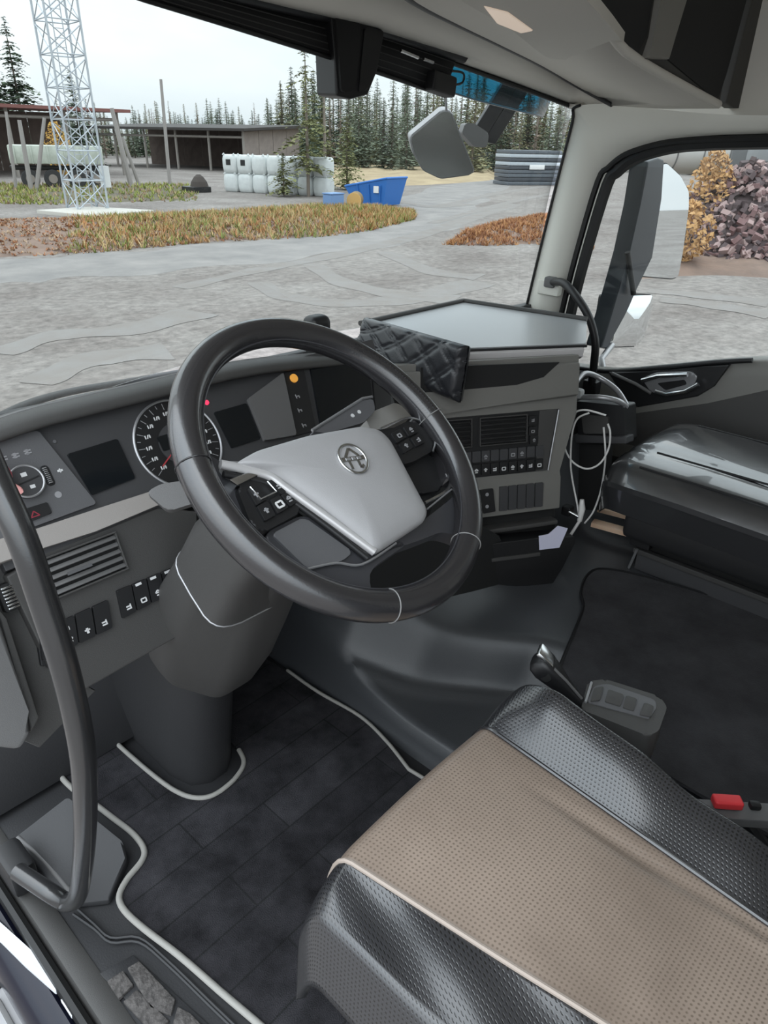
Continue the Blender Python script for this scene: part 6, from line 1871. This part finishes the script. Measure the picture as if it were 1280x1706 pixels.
# autumn bushes
def bush(name, loc, R, H, m, label, seed, n=900):
    rng = random.Random(seed)
    T = thing(name, loc, label, 'bush')
    loc = Vector(loc)
    for j in range(5):
        a = rng.random()*6.28
        tube('stem', [loc, loc+Vector((math.cos(a)*R*0.3, math.sin(a)*R*0.3, H*0.6))], 0.025, M['bark'], T, 5)
    bm = bmesh.new()
    for i in range(n):
        a = rng.random()*6.28; t_ = rng.random(); r_ = R*math.sqrt(rng.random())*math.sin(math.pi*(0.12+0.8*t_))
        p = loc+Vector((math.cos(a)*r_, math.sin(a)*r_, H*(0.1+0.9*t_)))
        d = Vector((rng.uniform(-1, 1), rng.uniform(-1, 1), rng.uniform(-1, 1))).normalized(); e = d.orthogonal().normalized()
        w = 0.05*R+0.04
        bm.faces.new([bm.verts.new(p-d*w), bm.verts.new(p+e*w*0.6), bm.verts.new(p+d*w), bm.verts.new(p-e*w*0.6)])
    finish('leaves', bm, m, T, smooth=None)
M['leaf_y'] = mat('yellow_autumn_leaves', (0.50, 0.32, 0.06), 0.8, var=(2, 0.2, (0.42, 0.22, 0.06)))
M['leaf_o'] = mat('orange_autumn_leaves', (0.52, 0.30, 0.12), 0.8, var=(2, 0.2, (0.40, 0.24, 0.11)))
p = ground_at(95, 58); bush('yellow_bush', p, 0.9, top_h(95, 203, 58), M['leaf_y'], 'bright yellow bush behind the tipper trailer', 31)
p = ground_at(1200, 24); bush('orange_bush', p, 0.75, top_h(1200, 250, 24), M['leaf_o'], 'tall orange autumn bush beside the rubble heap', 32, 1300)
p = ground_at(1165, 21); bush('orange_bush', p, 0.9, top_h(1165, 335, 21), M['leaf_o'], 'low yellow brown bush nearest the outside mirror', 33, 900)
# rubble heap
def rubble():
    rng = random.Random(9)
    bms = [bmesh.new() for _ in range(3)]
    c0 = ground_at(1265, 25)
    for i in range(2100):
        a = rng.random()*6.28; r_ = 3.1*math.sqrt(rng.random())
        h = 2.35*(1-(r_/3.1)**1.3)
        p = c0+Vector((math.cos(a)*r_, math.sin(a)*r_, h+0.1+rng.uniform(-0.1, 0.12)))
        s_ = rng.uniform(0.06, 0.17)
        rot = Matrix.Rotation(rng.random()*6, 3, Vector((rng.random(), rng.random(), rng.random())).normalized())
        bm_box(bms[i % 3], p, (s_*1.5, s_, s_*0.8), rot)
    cols = [mat('mauve_brown_rubble', (0.20, 0.12, 0.12), 0.9), mat('pink_grey_rubble', (0.36, 0.26, 0.25), 0.9), mat('dark_rubble', (0.09, 0.065, 0.068), 0.9)]
    lab = ['mauve brown chunks in the rubble heap outside the door window', 'pinkish grey chunks in the rubble heap outside the door window', 'dark chunks in the rubble heap outside the door window']
    for b_, c_, l_ in zip(bms, cols, lab):
        tag(finish('rubble_chunks', b_, c_, None, None), l_, 'rubble', kind='stuff')
    bm = bmesh.new()
    bm_loft(bm, [[c0+Vector((math.cos(q)*r_, math.sin(q)*r_, z)) for q in [2*math.pi*k/20 for k in range(20)]] for r_, z in [(3.2, 0), (2.2, 0.85), (1.2, 1.6), (0.2, 2.25)]])
    struct(finish('ground_heap', bm, cols[2], smooth=60))
rubble()
# long pale tank behind the bush
TK = thing('storage_tank', ground_at(1150, 36), 'long pale grey cylindrical tank behind the outside mirror', 'tank')
a, b = far(1080, 275, 34), far(1226, 258, 36)
zc = (far(1140, 290, 35).z+far(1140, 215, 35).z)/2; rt = abs(far(1140, 290, 35).z-far(1140, 215, 35).z)/2
a.z = b.z = zc
d = (b-a).normalized(); sd = Vector((-d.y, d.x, 0)); up = Vector((0, 0, 1))
bm = bmesh.new()
Ltk = (b-a).length
bm_loft(bm, [[a+d*t_+sd*rt*k*math.cos(q)+up*rt*k*math.sin(q) for q in [2*math.pi*j/32 for j in range(32)]] for t_, k in [(-0.35, 0.3), (-0.25, 0.75), (0, 1), (Ltk*0.5, 1), (Ltk, 1), (Ltk+0.25, 0.75), (Ltk+0.35, 0.3)]])
finish('shell', bm, mat('pale_tank_paint', (0.55, 0.54, 0.52), 0.5), TK, smooth=50)
for t_ in (0.2, 0.5, 0.8):
    tube('band', [a+d*Ltk*t_+sd*rt*1.01*math.cos(q)+up*rt*1.01*math.sin(q) for q in [2*math.pi*j/32 for j in range(32)]], 0.03, M['dash_mid'], TK, 5, True)
for t_ in (0.15, 0.85):
    q = a+d*Ltk*t_
    box('cradle', Vector((q.x, q.y, (ZG0+zc-rt*0.8)/2)), (0.4, 1.0, abs(zc-rt*0.8-ZG0)), M['dash'], TK, bevel=0.03)
# grey machine at the far right
MC = thing('grey_machine', ground_at(1290, 31), 'dark grey machine cab at the right edge beyond the rubble', 'machine')
q = ground_at(1292, 31); vv = Vector((q.x, q.y, 0)).normalized(); rr_ = Vector((vv.y, -vv.x, 0)); rot = Matrix((rr_, vv, up)).transposed()
bm = bmesh.new(); bm_box(bm, q+up*2.9, (2.6, 2.0, 2.0), rot, 0.15); finish('cab', bm, mat('dark_grey_machine_paint', (0.12, 0.125, 0.13), 0.5), MC)
bm = bmesh.new(); bm_box(bm, q+up*3.0-vv*1.02-rr_*0.2, (1.2, 0.06, 1.1), rot, 0.03); finish('cab_window', bm, mat('grey_window', (0.30, 0.32, 0.33), 0.2), MC)
bm = bmesh.new(); bm_box(bm, q+up*1.2, (3.0, 1.8, 1.2), rot, 0.15); finish('chassis', bm, M['dash'], MC)
for k in (-1.0, 1.0):
    fr = Frame(q+rr_*k-vv*0.95+up*0.6, rr_, -vv)
    disc('wheel', fr, 0, 0, 0.6, -0.4, 0.0, M['rubber'], MC, 24, 0.06)
